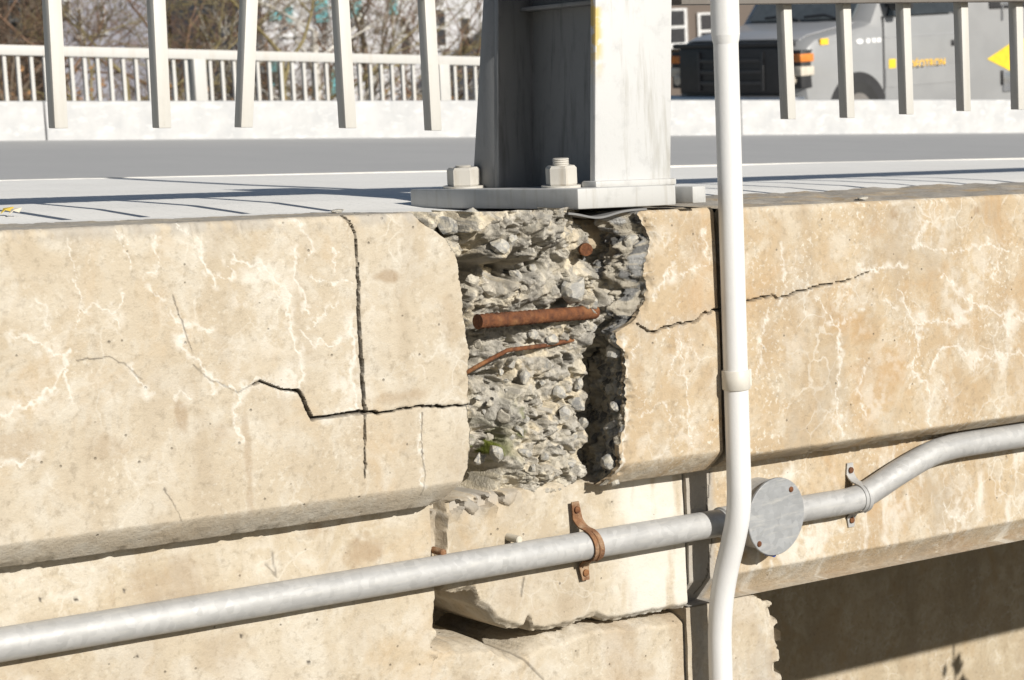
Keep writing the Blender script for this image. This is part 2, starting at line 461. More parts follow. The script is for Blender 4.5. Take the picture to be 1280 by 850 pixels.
def profile_rows(ztop, zface, zbot, ych, yback, yunder, res, bev=0.012):
    """rows (y, z, isface) of a coping profile from the back of the top to the underside."""
    rows = [(yback, ztop, 0)]
    for y in np.linspace(yback, bev, 26)[1:]: rows.append((y, ztop, 0))
    for a in np.linspace(0, math.pi/2, 6)[1:]: rows.append((bev - bev*math.sin(a), ztop - bev + bev*math.cos(a), 1))
    n = max(2, int((ztop - bev - zface)/res))
    for z in np.linspace(ztop - bev, zface, n+1)[1:]: rows.append((0.0, z, 1))
    n = max(2, int((zface - zbot)/res))
    for t in np.linspace(0, 1, n+1)[1:]: rows.append((ych*t**1.3, zface + (zbot - zface)*t, 1))
    for y in np.linspace(ych, yunder, 8)[1:]: rows.append((y, zbot, 0))
    return np.array(rows)

def pxl(pts, Y=0.0):
    return [sz(a, b, Y) for a, b in pts]
def zl(pts, sc, ox, oy):        # points read off an enlargement of the photograph
    return pxl([(ox + a/sc, oy + b/sc) for a, b in pts])

# ---- cracks and mineral veins read from the photograph (left coping)
cr_joint = pxl([(428,268),(436,280),(443,292),(445,320),(447,350),(447,385),(449,425),(451,455),(454,490),(456,520),(456,548),(457,598)])
cr_hor = pxl([(318,481),(326,476),(345,484),(356,487),(373,488),(381,505),(391,523),(420,519),(440,517),(456,515),(472,516),(500,512),(525,508),(560,508),(590,505)])
hair_left = [pxl([(95,450),(135,446),(157,456),(177,474)]), pxl([(240,455),(262,474),(285,483),(298,491),(320,478)]),
             pxl([(216,370),(228,405),(240,440)]), pxl([(528,515),(527,560),(532,600),(530,620)]), pxl([(205,610),(228,650)])]
vein_left = [(zl(p, 2.428, 0, 250), w) for p, w in (
    ([(600,130),(608,180),(640,225),(657,250)], .0085), ([(700,180),(740,190),(800,205),(850,260),(875,300)], .008),
    ([(890,150),(890,230),(920,290),(935,350)], .007), ([(935,390),(980,340),(1010,318)], .004),
    ([(870,300),(880,390),(900,450),(915,520),(905,580)], .008),
    ([(525,340),(550,375),(545,440),(600,480),(640,530),(690,560),(725,590),(780,545),(830,562),(905,578)], .007),
    ([(550,380),(610,378),(650,395),(640,402)], .005), ([(205,460),(200,500),(175,555),(120,605),(30,640),(0,650)], .009),
    ([(205,460),(150,460),(80,415),(30,410)], .007), ([(205,520),(215,605)], .006), ([(395,510),(425,555),(440,600),(465,580)], .007),
    ([(725,590),(720,680),(735,740)], .006), ([(910,390),(930,430),(980,440),(1040,430)], .0045),
    ([(880,60),(930,100),(945,140),(930,190)], .003), ([(450,275),(500,300)], .005), ([(380,290),(350,330),(250,330)], .006),
    ([(640,530),(650,560),(635,590)], .005), ([(0,800),(80,790),(110,770)], .007), ([(530,70),(575,100)], .0035),
    ([(355,90),(390,140),(385,200)], .0022), ([(470,110),(480,160),(470,210),(440,240)], .004), ([(540,590),(575,605)], .005),
    ([(350,350),(365,390)], .005), ([(120,300),(140,350),(150,410)], .003), ([(215,130),(225,230),(250,300),(235,400)], .0022),
    ([(700,200),(705,235),(660,235)], .0035), ([(785,545),(900,575)], .011), ([(1000,245),(1060,250)], .003),
    ([(940,230),(1000,250),(1050,242)], .003), ([(1020,150),(1010,200)], .005))]
vein_left.append((pxl([(440,400),(441,470),(445,512)]), .012))
vein_left.append((pxl([(405,520),(450,508)]), .009))
vein_left.append((pxl([(524,515),(526,560),(530,610)]), .0045))
patch_left = [(zl([p], 2.428, 0, 250)[0], r, a) for p, r, a in (((770,235),.035,.6),((840,270),.045,.6),((740,300),.04,.5),((830,400),.05,.5),
    ((720,420),.05,.35),((720,510),.04,.4),((880,545),.035,.7),((1060,560),.05,.65),((350,360),.02,.6),((150,455),.03,.5),((60,630),.05,.4),((60,300),.05,.25),
    ((610,160),.012,.8),((545,430),.016,.8),((440,590),.014,.6),((560,600),.02,.35),((1120,320),.05,.3))]
brown_left = [(pxl([p])[0], rx, rz, a) for p, rx, rz, a in (((485,345),.04,.012,.8),((225,520),.012,.03,.6),((280,540),.02,.02,.4),((310,580),.008,.12,.5),((20,560),.06,.03,.35),((140,560),.05,.02,.3),((500,495),.06,.012,.5),((560,400),.02,.05,.25))]

def veins(S, Z, vl, patches, seed):
    e = np.zeros(S.shape)
    wob = (fbm(S, Z, 60, seed, 4) - .5)
    wob2 = (fbm(S, Z, 60, seed+40, 4) - .5)
    s2 = S + wob*.030; z2 = Z + wob2*.030
    fine = fbm(S, Z, 170, seed+9, 3)
    mid = fbm(S, Z, 75, seed+17, 4, .6)
    for pts, w in vl:
        d = dist_poly(s2, z2, pts)
        e = np.maximum(e, np.maximum((1 - smooth(w*.08, w*.52, d)) * (.35 + 1.0*fine), (1 - smooth(w*.2, w*2.3, d))*smooth(.47, .64, mid)*.62))
    br = fbm(S, Z, 45, seed+3, 5, .6)
    for (a, b), r, amp in patches:
        d = np.hypot(S-a, Z-b)
        e = np.maximum(e, amp*(1-smooth(.2*r, r*1.3, d))*smooth(.40, .62, br))
    return np.clip(e, 0, 1)
def blots(S, Z, bl, seed):
    e = np.zeros(S.shape); br = fbm(S, Z, 40, seed, 4)
    for (a, b), rx, rz, amp in bl:
        d = np.hypot((S-a)/rx, (Z-b)/rz) + (br-.5)*1.6
        e = np.maximum(e, amp*(1-smooth(.4, 1.2, d)))
    return e

# ---- left coping: one beam with a cracked-off corner block
RES = 0.002
rows = profile_rows(0.009, -0.494, -0.5425, 0.042, 0.34, 0.30, RES)
sc = np.arange(-1.75, -0.262, RES)
S = np.tile(sc, (len(rows), 1)); Z = np.tile(rows[:, 1:2], (1, len(sc))); Y = np.tile(rows[:, 0:1], (1, len(sc)))
FACE = np.tile(rows[:, 2:3], (1, len(sc)))
cav_edge = [(z, s) for s, z in pxl([(516,268),(530,279),(545,290),(556,303),(567,322),(571,345),(575,372),(579,405),(582,440),(583,480),(583,507),(586,535),(588,562),(584,585),(578,603),(568,620),(555,634)])]
edge = interp(cav_edge, Z[:, 0])[:, None] + (fbm(Z[:, :1]*0+3.3, Z[:, :1], 45, 5, 5, .6)-.5)*.020
Sx = np.minimum(S, edge)
wave = (fbm(S, Z, 2.5, 21, 3)-.5)*.010 + (fbm(S, Z, 14, 22, 3)-.5)*.0035
dj = dist_poly(S + (fbm(S, Z, 70, 31, 3)-.5)*.006, Z + (fbm(S, Z, 70, 32, 3)-.5)*.006, cr_joint)
dh = dist_poly(S + (fbm(S, Z, 70, 33, 3)-.5)*.006, Z + (fbm(S, Z, 70, 34, 3)-.5)*.006, cr_hor)
wj = .7*interp([(-.60, .0), (-.47, .0018), (-.44, .0026), (-.36, .0030), (-.20, .0026), (-.14, .0016), (-.105, .0020), (-.09, .0007), (.01, .0007)], Z)
wh = interp([(-.75, .0015), (-.66, .002), (-.64, .0026), (-.52, .0034), (-.505, .0025), (-.44, .0016), (-.28, .0018)], S)
cw = .6 + .7*fbm(S, Z, 20, 39, 3)
gj = 1 - smooth(.55, 1.35, dj/np.maximum(wj, 1e-4)); gj[Z < -.465] = 0
gh = 1 - smooth(.55, 1.35, dh/wh)
groove = np.maximum(gj, gh)
jx = interp([(z, s) for s, z in cr_joint], Z); hz = interp(cr_hor, S)
blockB = (S > jx) & (Z > hz)
Yd = Y + wave*(FACE > 0) - .004*blockB*(FACE > 0) + .002*((S > jx) & ~blockB)*(FACE > 0)
Yd += groove*.014*(FACE > 0)
# worn arris along joint and chipped top
Yd += (FACE > 0)*.0015*(1-smooth(.0, .006, np.minimum(dj, dh)))
chip = smooth(.60, .72, fbm(S, Z*0.4, 24, 61, 4)) * smooth(-.03, .009, Z)
Yd += chip*.005*(FACE > 0)
Zd = Z - (FACE == 0)*(Z > -.1)*(smooth(.35, .75, fbm(S, Y, 40, 71, 4))*.003 + (.012 + .004*smooth(-1.2, -.5, S))*Y/.34)
# torn lower arris
lo = smooth(-.530, -.5425, Z)*smooth(.55, .75, fbm(S, S*0+.37, 40, 81, 4))
Yd += lo*.006*(FACE > 0)
hair = np.zeros(S.shape)
for pts in hair_left:
    d = dist_poly(S + (fbm(S, Z, 90, 51, 3)-.5)*.008, Z + (fbm(S, Z, 90, 52, 3)-.5)*.008, pts)
    hair = np.maximum(hair, (1 - smooth(.0003, .0021, d))*(.4+.8*fbm(S, Z, 25, 53, 3)))
att = {'efflo': veins(S, Z, vein_left, patch_left, 100)*(FACE > 0),
       'dark': (FACE > 0)*np.clip(np.maximum(np.maximum(1 - smooth(0, 1, (dj - wj*cw*.4)/(wj*cw*.8 + .0010)), 1 - smooth(0, 1, (dh - wh*cw*.4)/(wh*cw*.8 + .0009)))*(Z > -.465 + 9*(dh < .02)*-1), hair*.75) + .3*(1-smooth(.001, .006, dh))*(S > -.66), 0, 1),
       'grey': np.clip((FACE == 0)*.75*smooth(.3, .6, fbm(S, Y, 18, 91, 4)) + (FACE > 0)*.6*smooth(-.02, .0, Z)*smooth(.4, .6, fbm(S, Z, 30, 92, 4)) + .15*smooth(-.49, -.50, Z)*(.5+.5*fbm(S, Z, 12, 93, 3)), 0, 1),
       'brown': blots(S, Z, brown_left, 97)}
cop = thing('coping', 'cracked cream concrete coping with white mineral veins, left of the broken gap', 'coping', (-1.0, .25, -.54+K*1.0), group=None)
fB = blockB[:-1, :-1]
grid_mesh('coping_beam', Sx, Yd, Zd, M['conc_left'], att, cop, keep=~blockB)
cb = grid_mesh('corner_block', Sx, Yd, Zd, M['conc_left'], att, cop, keep=blockB)
cb['label'] = 'loosened corner block bounded by open cracks'
# torn end of that coping, facing the gap
zr = np.linspace(.008, -.5425, 150); dr = np.linspace(0, .30, 50)
ZZ, DD = np.meshgrid(zr, dr, indexing='ij')
E0 = interp(cav_edge, ZZ)
n = fbm(DD, ZZ, 22, 131, 5)-.5
sE = E0 + n*.05*smooth(0, .02, DD) - .01*smooth(0, .05, DD) + (fbm(ZZ*0+3.3, ZZ, 45, 5, 5, .6)-.5)*.020
ycham = np.where(ZZ < -.494, (-.494-ZZ)*1.03, 0)
def rock_cols(a, b, seed, base=(.34, .33, .30)):
    f1, f2, ids, off = cells(a, b, .02, seed)
    g = .10 + .30*ids[..., 2]
    stone = np.stack([g, g, g*.98], -1)
    mort = np.stack([np.full(a.shape, .44), np.full(a.shape, .40), np.full(a.shape, .325)], -1)
    k = (ids[..., 3] > .5)*smooth(.001, .003, f2-f1)
    return stone*k[..., None] + mort*(1-k[..., None])
grid_mesh('torn_face', sE, np.maximum(DD, ycham), ZZ - .12*smooth(0, .12, DD)*smooth(-.15, 0, ZZ), M['core'], {'moss': ZZ*0}, cop, colors={'rock': rock_cols(DD, ZZ, 141)}, smooth=False)

# ---- stub of coping between the gap and the joint
def right_attrs(S, Z, Y, FACE, crk, seed, vl, patches, brown):
    d = dist_poly(S + (fbm(S, Z, 70, seed+1, 3)-.5)*.008, Z + (fbm(S, Z, 70, seed+2, 3)-.5)*.008, crk)
    wid = np.maximum(.0021*(.45 + .8*fbm(S, Z, 30, seed+3, 3))*smooth(.90, .45, S), .0009)
    g = 1 - smooth(.6, 1.5, d/wid)
    a = {'efflo': veins(S, Z, vl, patches, seed+10)*(FACE > 0), 'dark': np.clip(g*smooth(.95, .70, S)*(.5+.6*fbm(S, Z, 45, seed+4, 3)), 0, 1),
         'grey': np.clip((FACE == 0)*.8*smooth(.3, .55, fbm(S, Y, 18, seed+5, 4)) + .25*(1-smooth(.0, .03, d))*smooth(.4, .6, fbm(S, Z, 40, seed+7, 3)), 0, 1),
         'brown': blots(S, Z, brown, seed+6)}
    return a, g
cr_right = pxl([(797,404),(806,413),(820,414),(832,408),(850,404),(866,402),(878,392),(897,386),(915,384),(937,376),(950,373),(964,369),(974,373),(990,367),(1010,362),(1025,356),(1044,354),(1060,350),(1088,340)])
frag_edge = [(z, s) for s, z in pxl([(796,266),(800,275),(808,288),(813,302),(808,322),(806,340),(807,362),(800,385),(788,404),(768,416),(772,425),(780,440),(781,470),(780,500),(779,530),(777,560),(774,585),(770,604),(768,616)])]
rowsF = profile_rows(-.008, -.505, -.553, .045, .56, .30, .0025)
sc = np.arange(.04, .357, .0025)
S = np.tile(sc, (len(rowsF), 1)); Z = np.tile(rowsF[:, 1:2], (1, len(sc))); Y = np.tile(rowsF[:, 0:1], (1, len(sc)))
FACE = np.tile(rowsF[:, 2:3], (1, len(sc)))
eL = interp(frag_edge, Z[:, 0])[:, None] + (fbm(Z[:, :1]*0+1.7, Z[:, :1], 38, 15, 5, .6)-.5)*.036
topback = np.tile((rowsF[:, 0] > .012)[:, None] & (rowsF[:, 1] > -.1)[:, None], (1, 1))
eL = np.where(topback, .165 + (fbm(Y[:, :1], Y[:, :1]*0, 30, 16, 3)-.5)*.06, eL)
vein_frag = [(pxl(p), w) for p, w in (([(781,425),(783,480),(782,540),(778,590)], .007), ([(838,330),(830,350),(815,372)], .006), ([(850,430),(855,470),(860,540),(868,560)], .004), ([(880,290),(885,330),(860,340),(835,345)], .004), ([(805,290),(808,320)], .004), ([(845,410),(848,440),(835,460)], .003), ([(800,430),(790,450)], .004), ([(800,520),(830,500),(840,530)], .003))]
patch_frag = [(pxl([p])[0], r, a) for p, r, a in (((838,345),.02,.8),((850,440),.05,.4),((860,540),.05,.45),((820,560),.06,.4),((830,300),.04,.3))]
brown_frag = [(pxl([p])[0], rx, rz, a) for p, rx, rz, a in (((870,300),.03,.05,.35),((800,480),.02,.06,.25),((880,480),.03,.04,.3))]
att, g = right_attrs(S, Z, Y, FACE, cr_right, 200, vein_frag, patch_frag, brown_frag)
Yd = Y + ((fbm(S, Z, 3, 221, 3)-.5)*.012 + (fbm(S, Z, 16, 222, 3)-.5)*.004 + g*.012)*(FACE > 0)
Yd += (FACE > 0)*.012*smooth(.03, 0.0, S-eL)*smooth(.4, .6, fbm(S, Z, 40, 223, 3))
Zd = Z - (FACE == 0)*(Z > -.1)*fbm(S, Y, 20, 224, 4)*.012
frag = thing('coping', 'ochre concrete coping stub between the broken gap and the white pipe, torn left end', 'coping', (.24, .25, -.55-K*.24))
grid_mesh('coping_stub', np.maximum(S, eL), Yd, Zd, M['conc_right'], att, frag)
zr = np.linspace(-.009, -.553, 220); dr = np.linspace(0, .40, 150)
ZZ, DD = np.meshgrid(zr, dr, indexing='ij')
E0 = interp(frag_edge, ZZ) + (fbm(ZZ*0+1.7, ZZ, 38, 15, 5, .6)-.5)*.036
f1, f2, ids, off = cells(DD, ZZ, .035, 151)
f1b, f2b, idsb, offb = cells(DD, ZZ, .013, 152)
roughn = (ids[..., 0]-.5)*.030 + off[..., 0]*(ids[..., 1]-.5)*1.0 + off[..., 1]*(ids[..., 2]-.5)*1.0 + (idsb[..., 0]-.5)*.012 + offb[..., 0]*(idsb[..., 1]-.5)*.9
lowp = smooth(-.20, -.24, ZZ)
sE = E0 + roughn*(1-.55*lowp)*smooth(0, .02, DD) + .035*lowp*smooth(0, .10, DD) - .012*(1-lowp)*smooth(0, .05, DD) + .03*smooth(.08, .25, DD)
sE = sE + (fbm(DD, ZZ, 55, 171, 5, .65)-.5)*.030*smooth(0, .015, DD)
sE = np.where(ZZ > -.22, sE - .035*smooth(.0, .06, DD)*smooth(-.22, -.19, ZZ), sE)
ycham = np.where(ZZ < -.505, (-.505-ZZ)*.94, 0)
grid_mesh('torn_face', sE, np.maximum(DD, ycham), ZZ, M['core'], {'moss': ZZ*0}, frag, colors={'rock': rock_cols(DD, ZZ, 161)*.92}, smooth=False)
mb = MB(); mb.box((.345, .05, -.50), (.3565, .55, -.02), shear=K); mb.build('joint_face', M['conc_right'], frag)

# ---- right coping, past the expansion joint
rowsR = profile_rows(-.011, -.522, -.549, .04, .50, .30, .003)
sc = np.concatenate([np.arange(.3690, 1.75, .003), np.linspace(1.752, 5.0, 60)])
S = np.tile(sc, (len(rowsR), 1)); Z = np.tile(rowsR[:, 1:2], (1, len(sc))); Y = np.tile(rowsR[:, 0:1], (1, len(sc)))
FACE = np.tile(rowsR[:, 2:3], (1, len(sc)))
vein_right = [(zl(p, 2.125, 850, 240), w) for p, w in (
    ([(580,260),(600,300),(630,345),(635,420),(620,470),(660,510),(665,560),(658,630)], .0065), ([(630,345),(690,340),(740,340),(780,300),(730,250),(690,220)], .007),
    ([(760,280),(830,320),(880,335),(914,330),(980,345)], .008), ([(670,470),(690,420),(740,410),(790,440),(780,480)], .008), ([(790,440),(840,430),(914,430),(970,440)], .007),
    ([(620,140),(680,150),(750,160),(790,140),(880,150)], .005), ([(655,80),(640,110),(625,140)], .005), ([(420,350),(425,430),(415,520),(420,600),(432,650)], .007),
    ([(480,200),(520,215),(540,200),(600,195)], .006), ([(275,130),(275,260),(268,290)], .004), ([(360,270),(400,350),(420,360)], .004), ([(420,360),(450,330),(490,310)], .003),
    ([(210,480),(215,400),(230,330)], .006), ([(860,330),(870,380)], .009), ([(690,500),(715,520),(710,560)], .004), ([(540,290),(580,310)], .004), ([(600,470),(640,455)], .003),
    ([(500,450),(470,520),(500,600)], .003), ([(820,130),(850,170),(830,230)], .004))]
patch_right = [(zl([p], 2.125, 850, 240)[0], r, a) for p, r, a in (((640,350),.035,.8),((740,330),.05,.7),((870,340),.05,.8),((850,440),.05,.7),((785,450),.03,.8),((420,590),.035,.8),((520,560),.06,.45),((500,205),.03,.8),
    ((680,110),.05,.5),((600,80),.06,.3),((300,420),.05,.35),((350,310),.05,.35),((800,200),.08,.4),((730,260),.05,.6),((480,330),.06,.35),((560,430),.08,.3),((900,560),.1,.3),((690,560),.06,.4),((300,200),.06,.3),((430,150),.06,.25))]
brown_right = [(zl([p], 2.125, 850, 240)[0], rx, rz, a) for p, rx, rz, a in (((230,400),.03,.09,.4),((390,330),.03,.05,.3),((500,400),.04,.1,.25),((570,60),.015,.015,.8),((790,50),.012,.012,.8),((350,540),.05,.04,.25),((560,200),.05,.08,.2))]
att, g = right_attrs(S, Z, Y, FACE, cr_right, 300, vein_right, patch_right, brown_right)
Yd = Y + ((fbm(S, Z, 3, 321, 3)-.5)*.010 + (fbm(S, Z, 18, 322, 3)-.5)*.004 + g*.010 + smooth(.58, .70, fbm(S, Z, 30, 323, 4))*smooth(-.535, -.549, Z)*.014)*(FACE > 0)
Zd = Z - (FACE == 0)*(Z > -.1)*fbm(S, Y, 16, 324, 4)*.014
cr = thing('coping', 'ochre concrete coping with pale veins, right of the white pipe', 'coping', (1.2, .25, -.55-K*1.2))
grid_mesh('coping_beam', S, Yd, Zd, M['conc_right'], att, cr, cap=True)

# ---- lower walls -------------------------------------------------------------------
def wall_panel(name, label, cat, s0, s1, z0, z1, y0, res, mat, seed, fn=None, back=.35, extra=None, vl=(), patches=(), brown=()):
    rows = [(y0+back, z1, 0)] + [(y, z1, 0) for y in np.linspace(y0+back, y0+.006, 8)[1:]] + [(y0, z, 1) for z in np.arange(z1-.004, z0, -res)] + [(y, z0, 0) for y in np.linspace(y0+.006, y0+back, 8)]
    rows = np.array(rows); sc = np.arange(s0, s1+res*.5, res) if s1 < 2 or res > .01 else np.concatenate([np.arange(s0, 1.75, res), np.linspace(1.752, s1, 60)])
    S = np.tile(sc, (len(rows), 1)); Z = np.tile(rows[:, 1:2], (1, len(sc))); Y = np.tile(rows[:, 0:1], (1, len(sc))); F = np.tile(rows[:, 2:3], (1, len(sc)))
    Yd = Y + ((fbm(S, Z, 3, seed, 3)-.5)*.012 + (fbm(S, Z, 16, seed+1, 4)-.5)*.005)*(F > 0)
    a = {'efflo': veins(S, Z, vl, patches, seed+2)*(F > 0), 'dark': S*0, 'grey': S*0, 'brown': blots(S, Z, brown, seed+4)}
    Sd = S
    if fn: Sd, Yd, a = fn(S, Z, Yd, F, a)
    o = grid_mesh(name, Sd, Yd, Z, mat, a, cap=True)
    return tag(o, label, cat)

YL = .085
pL = lambda *p: pxl(p, YL)
def fn_left(S, Z, Yd, F, a):
    e = interp([(z, s) for s, z in pL((556,645),(556,680),(553,740),(550,790),(545,870),(543,1100))], Z) + (fbm(S*0+.5, Z, 45, 405, 4)-.5)*.012
    Yd = Yd + .03*smooth(.02, 0, e-S)*smooth(.45, .6, fbm(S, Z, 25, 406, 4))
    seam = np.abs(Z + .575 - .008*(S+.8)) + (fbm(S, Z, 50, 407, 3)-.5)*.004
    a['brown'] = np.clip(a['brown'] + .25*(1-smooth(.0005, .003, seam))*smooth(.45, .6, fbm(S, Z, 20, 408, 3)), 0, 1)
    a['dark'] = np.maximum(a['dark'], .5*(1-smooth(.001, .003, dist_poly(S, Z, pL((340,690),(345,720),(332,705))))))
    holes = [(50,749),(95,749),(171,820),(386,828),(302,795),(155,738)]
    for hx, hy in holes:
        c = sz(hx, hy, YL); d = np.hypot(S-c[0], Z-c[1]); a['dark'] = np.maximum(a['dark'], 1-smooth(.002, .0045, d))
    return np.minimum(S, e), Yd, a
wall_panel('lower_wall', 'pale concrete wall below the left coping, behind the long conduit', 'wall', -1.75, -.32, -1.15, -.545, YL, .004, M['conc_low'], 400, fn_left,
           vl=[(pL((328,695),(340,705),(345,725)), .003)], patches=[(pL((330,695))[0], .05, .3)],
           brown=[(pL((460,690))[0], .05, .035, .75), (pL((215,725))[0], .10, .05, .40), (pL((395,660))[0], .02, .02, .5), (pL((280,820))[0], .06, .06, .3), (pL((40,820))[0], .1, .05, .3), (pL((140,740))[0], .008, .05, .4)])

YM = .092
pM = lambda *p: pxl(p, YM)
brk = pM((540,742),(556,740),(575,742),(594,740),(600,758),(613,765),(622,778),(640,786),(655,788),(662,775),(668,790),(690,790),(720,784),(735,776),(747,771),(760,779),(800,772),(865,760))
def fn_mid(S, Z, Yd, F, a):
    bz = interp(brk, S) + (fbm(S, Z, 60, 505, 4)-.5)*.010
    below = smooth(0, -.008, Z-bz)
    Yd = Yd + below*(.27 + .05*fbm(S, Z, 40, 506, 4))
    Yd = Yd + .018*smooth(.016, 0, Z-bz)*(.4+fbm(S, Z, 30, 509, 3))
    ru = smooth(-.60, -.55, Z)*smooth(-.02, -.20, S)
    f1, f2, ids, off = cells(S, Z, .022, 507)
    Yd = Yd + ru*((ids[..., 0]-.6)*.030 + off[..., 0]*(ids[..., 1]-.5)*1.2)
    a['grey'] = np.clip(a['grey'] + ru*(ids[..., 2] > .45)*.8, 0, 1)
    le = -.5
    eL_ = interp([(z, s) for s, z in pL((556,645),(556,680),(553,740),(550,790),(545,870))], Z)
    Yd = Yd + .03*smooth(.010, .002, S-eL_ + (fbm(S, Z, 50, 515, 3)-.5)*.008)
    a['dark'] = np.maximum(a['dark'], .6*smooth(.006, .001, S-eL_)*smooth(.35, .6, fbm(S, Z, 30, 516, 3)))
    a['dark'] = np.maximum(a['dark'], .6*(1-smooth(.001, .004, dist_poly(S, Z, pM((655,722),(652,745))))))
    a['efflo'] = np.maximum(a['efflo'], .85*smooth(.12, .20, S + (fbm(S, Z, 14, 511, 3)-.5)*.06)*smooth(.25, .5, fbm(S, Z*.3, 25, 512, 4)))
    a['grey'] = np.maximum(a['grey'], .5*smooth(.17, .19, S)*smooth(.235, .215, S))
    return np.maximum(S, le), Yd, a
wall_panel('wall_block', 'pale concrete block under the broken gap, behind the rusty pipe strap', 'wall', -.42, .330, -.86, -.548, YM, .003, M['conc_low'], 500, fn_mid,
           brown=[(pM((700,760))[0], .08, .03, .25), (pM((640,735))[0], .04, .05, .25)])
YB = .105
pB = lambda *p: pxl(p, YB)
def fn_ledge(S, Z, Yd, F, a):
    top = interp(brk, S) - .012
    cav = np.exp(-((S+.30)/.07)**2 - ((Z+.79)/.035)**2)
    top2 = interp(pB((540,803),(556,806),(590,806),(612,803),(625,812),(645,820),(680,800),(740,782),(860,768)), S) + (fbm(S, Z, 40, 606, 4)-.5)*.012
    Yd = Yd + .26*smooth(-.002, .006, Z-top2) + .03*smooth(-.02, .0, Z-top2)
    st = np.abs(dist_poly(S, Z, pB((640,812),(655,825),(680,850))))
    a['dark'] = np.maximum(a['dark'], .55*(1-smooth(.001, .0035, st)))
    a['brown'] = np.maximum(a['brown'], .5*smooth(.04, .16, S)*smooth(.35, .6, fbm(S, Z*.4, 14, 607, 4)))
    a['grey'] = np.maximum(a['grey'], .4*smooth(-.81, -.80, Z)*smooth(.45, .6, fbm(S, Z, 12, 608, 3)))
    return S, Yd, a
wall_panel('lower_wall', 'stained concrete wall under the chipped block with the dark hole', 'wall', -.40, .330, -1.4, -.785, YB, .004, M['conc_low'], 600, fn_ledge)
# beam past the joint
YR = .086
pR = lambda *p: pxl(p, YR)
def fn_beam(S, Z, Yd, F, a):
    ch = np.clip((-.797-Z)/.053, 0, 1); Yd = Yd + ch*.045*(F > 0)
    a['grey'] = np.clip(a['grey'] + ch*.3 + .8*smooth(.42, .40, S + (fbm(S, Z, 15, 707, 3)-.5)*.02), 0, 1)
    strk = smooth(.50, .75, fbm(S + (fbm(S, Z, 20, 718, 3)-.5)*.03, Z*.22, 30, 708, 5, .6))*smooth(.35, .6, fbm(S, Z, 25, 719, 4))
    a['efflo'] = np.maximum(a['efflo'], .7*strk*smooth(.42, .52, S))
    a['dark'] = np.maximum(a['dark'], .8*(1-smooth(.001, .003, dist_poly(S + (fbm(S, Z, 60, 709, 3)-.5)*.01, Z, pR((887,590),(884,640),(890,680),(884,720),(880,745))))))
    return S, Yd, a
vb = [(pR(*p), w) for p, w in (([(1180,630),(1190,650),(1205,645),(1215,630)], .004), ([(1190,650),(1195,680)], .004), ([(965,700),(968,720)], .005), ([(985,690),(1000,700)], .004), ([(1010,660),(1012,700)], .006))]
wall_panel('edge_beam', 'ochre streaked concrete edge beam behind the round junction box', 'beam', .333, 5.0, -.85, -.551, YR, .0035, M['conc_right'], 700, fn_beam, back=.6, vl=vb,
           patches=[(pR((1010,670))[0], .06, .8), (pR((1200,640))[0], .09, .5), (pR((1120,640))[0], .05, .5), (pR((990,710))[0], .05, .6)],
           brown=[(pR((980,580))[0], .06, .03, .4), (pR((1090,660))[0], .05, .05, .3), (pR((970,690))[0], .05, .03, .3)])
YP = .10
pP = lambda *p: pxl(p, YP)
def fn_pier(S, Z, Yd, F, a):
    e = interp([(z, s) for s, z in pP((945,745),(963,752),(968,770),(975,790),(972,815),(975,840),(976,870),(980,1000))], Z) + (fbm(S*0+2.2, Z, 30, 805, 5, .6)-.5)*.012
    Yd = Yd + .02*smooth(.03, 0, e-S)*smooth(.4, .55, fbm(S, Z, 40, 806, 4))
    a['brown'] = np.maximum(a['brown'], .35*smooth(.4, .6, fbm(S, Z*.3, 16, 807, 4)))
    a['grey'] = np.maximum(a['grey'], .35*smooth(.45, .6, fbm(S, Z*.5, 20, 808, 4)))
    return np.minimum(S, e), Yd, a
wall_panel('pier_wall', 'narrow concrete pier wall under the junction box with chipped right edge', 'wall', .333, .62, -1.4, -.852, YP, .004, M['conc_low'], 800, fn_pier, back=1.0)
# abutment wall set back under the beam
YA = 2.5
def fn_ab(S, Z, Yd, F, a):
    return S, Yd, a
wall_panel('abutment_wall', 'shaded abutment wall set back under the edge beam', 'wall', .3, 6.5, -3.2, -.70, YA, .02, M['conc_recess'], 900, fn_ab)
# deck slab above the void
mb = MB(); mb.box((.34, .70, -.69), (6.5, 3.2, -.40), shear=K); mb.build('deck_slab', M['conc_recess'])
tag(bpy.data.objects['deck_slab'], kind='structure')

# ---- the exposed core in the gap ---------------------------------------------------
CP = [(505,262,.10),(545,277,.060),(575,285,.004),(600,280,-.008),(650,285,.0),(690,292,.030),(715,300,.045),(738,285,.11),
      (560,312,.045),(600,312,.004),(640,312,.018),(555,335,.16),(590,343,.165),(625,336,.15),(655,332,.085),(680,325,.06),
      (600,372,.085),(630,365,.050),(660,352,.040),(690,350,.040),(720,345,.045),(575,375,.15),(580,410,.145),(606,352,.10),
      (620,408,.095),(660,412,.08),(700,405,.07),(590,435,.13),(640,430,.088),(690,435,.075),(730,420,.06),
      (590,480,.125),(620,478,.105),(660,480,.082),(700,475,.070),(722,470,.070),(728,500,.08),
      (592,530,.115),(630,525,.085),(670,530,.074),(712,535,.070),(730,545,.085),
      (600,556,.11),(600,582,.27),(620,592,.24),(592,572,.24),(640,570,.095),(660,585,.085),(700,590,.078),(728,585,.09),(640,606,.12),(700,615,.085),
      (744,310,.18),(748,345,.10),(760,372,.06),(780,385,.06),(770,400,.07),(742,430,.12),(748,470,.19),(752,520,.20),(752,570,.20),(745,605,.17),(790,320,.16),(770,290,.17),(800,450,.2),(800,560,.2)]
cps = np.array([(*sz(a, b, .07), y) for a, b, y in CP])
r_ = .0021
sc = np.arange(-.40, .22, r_); zr = np.arange(.004, -.615, -r_)
S, Z = np.meshgrid(sc, zr)
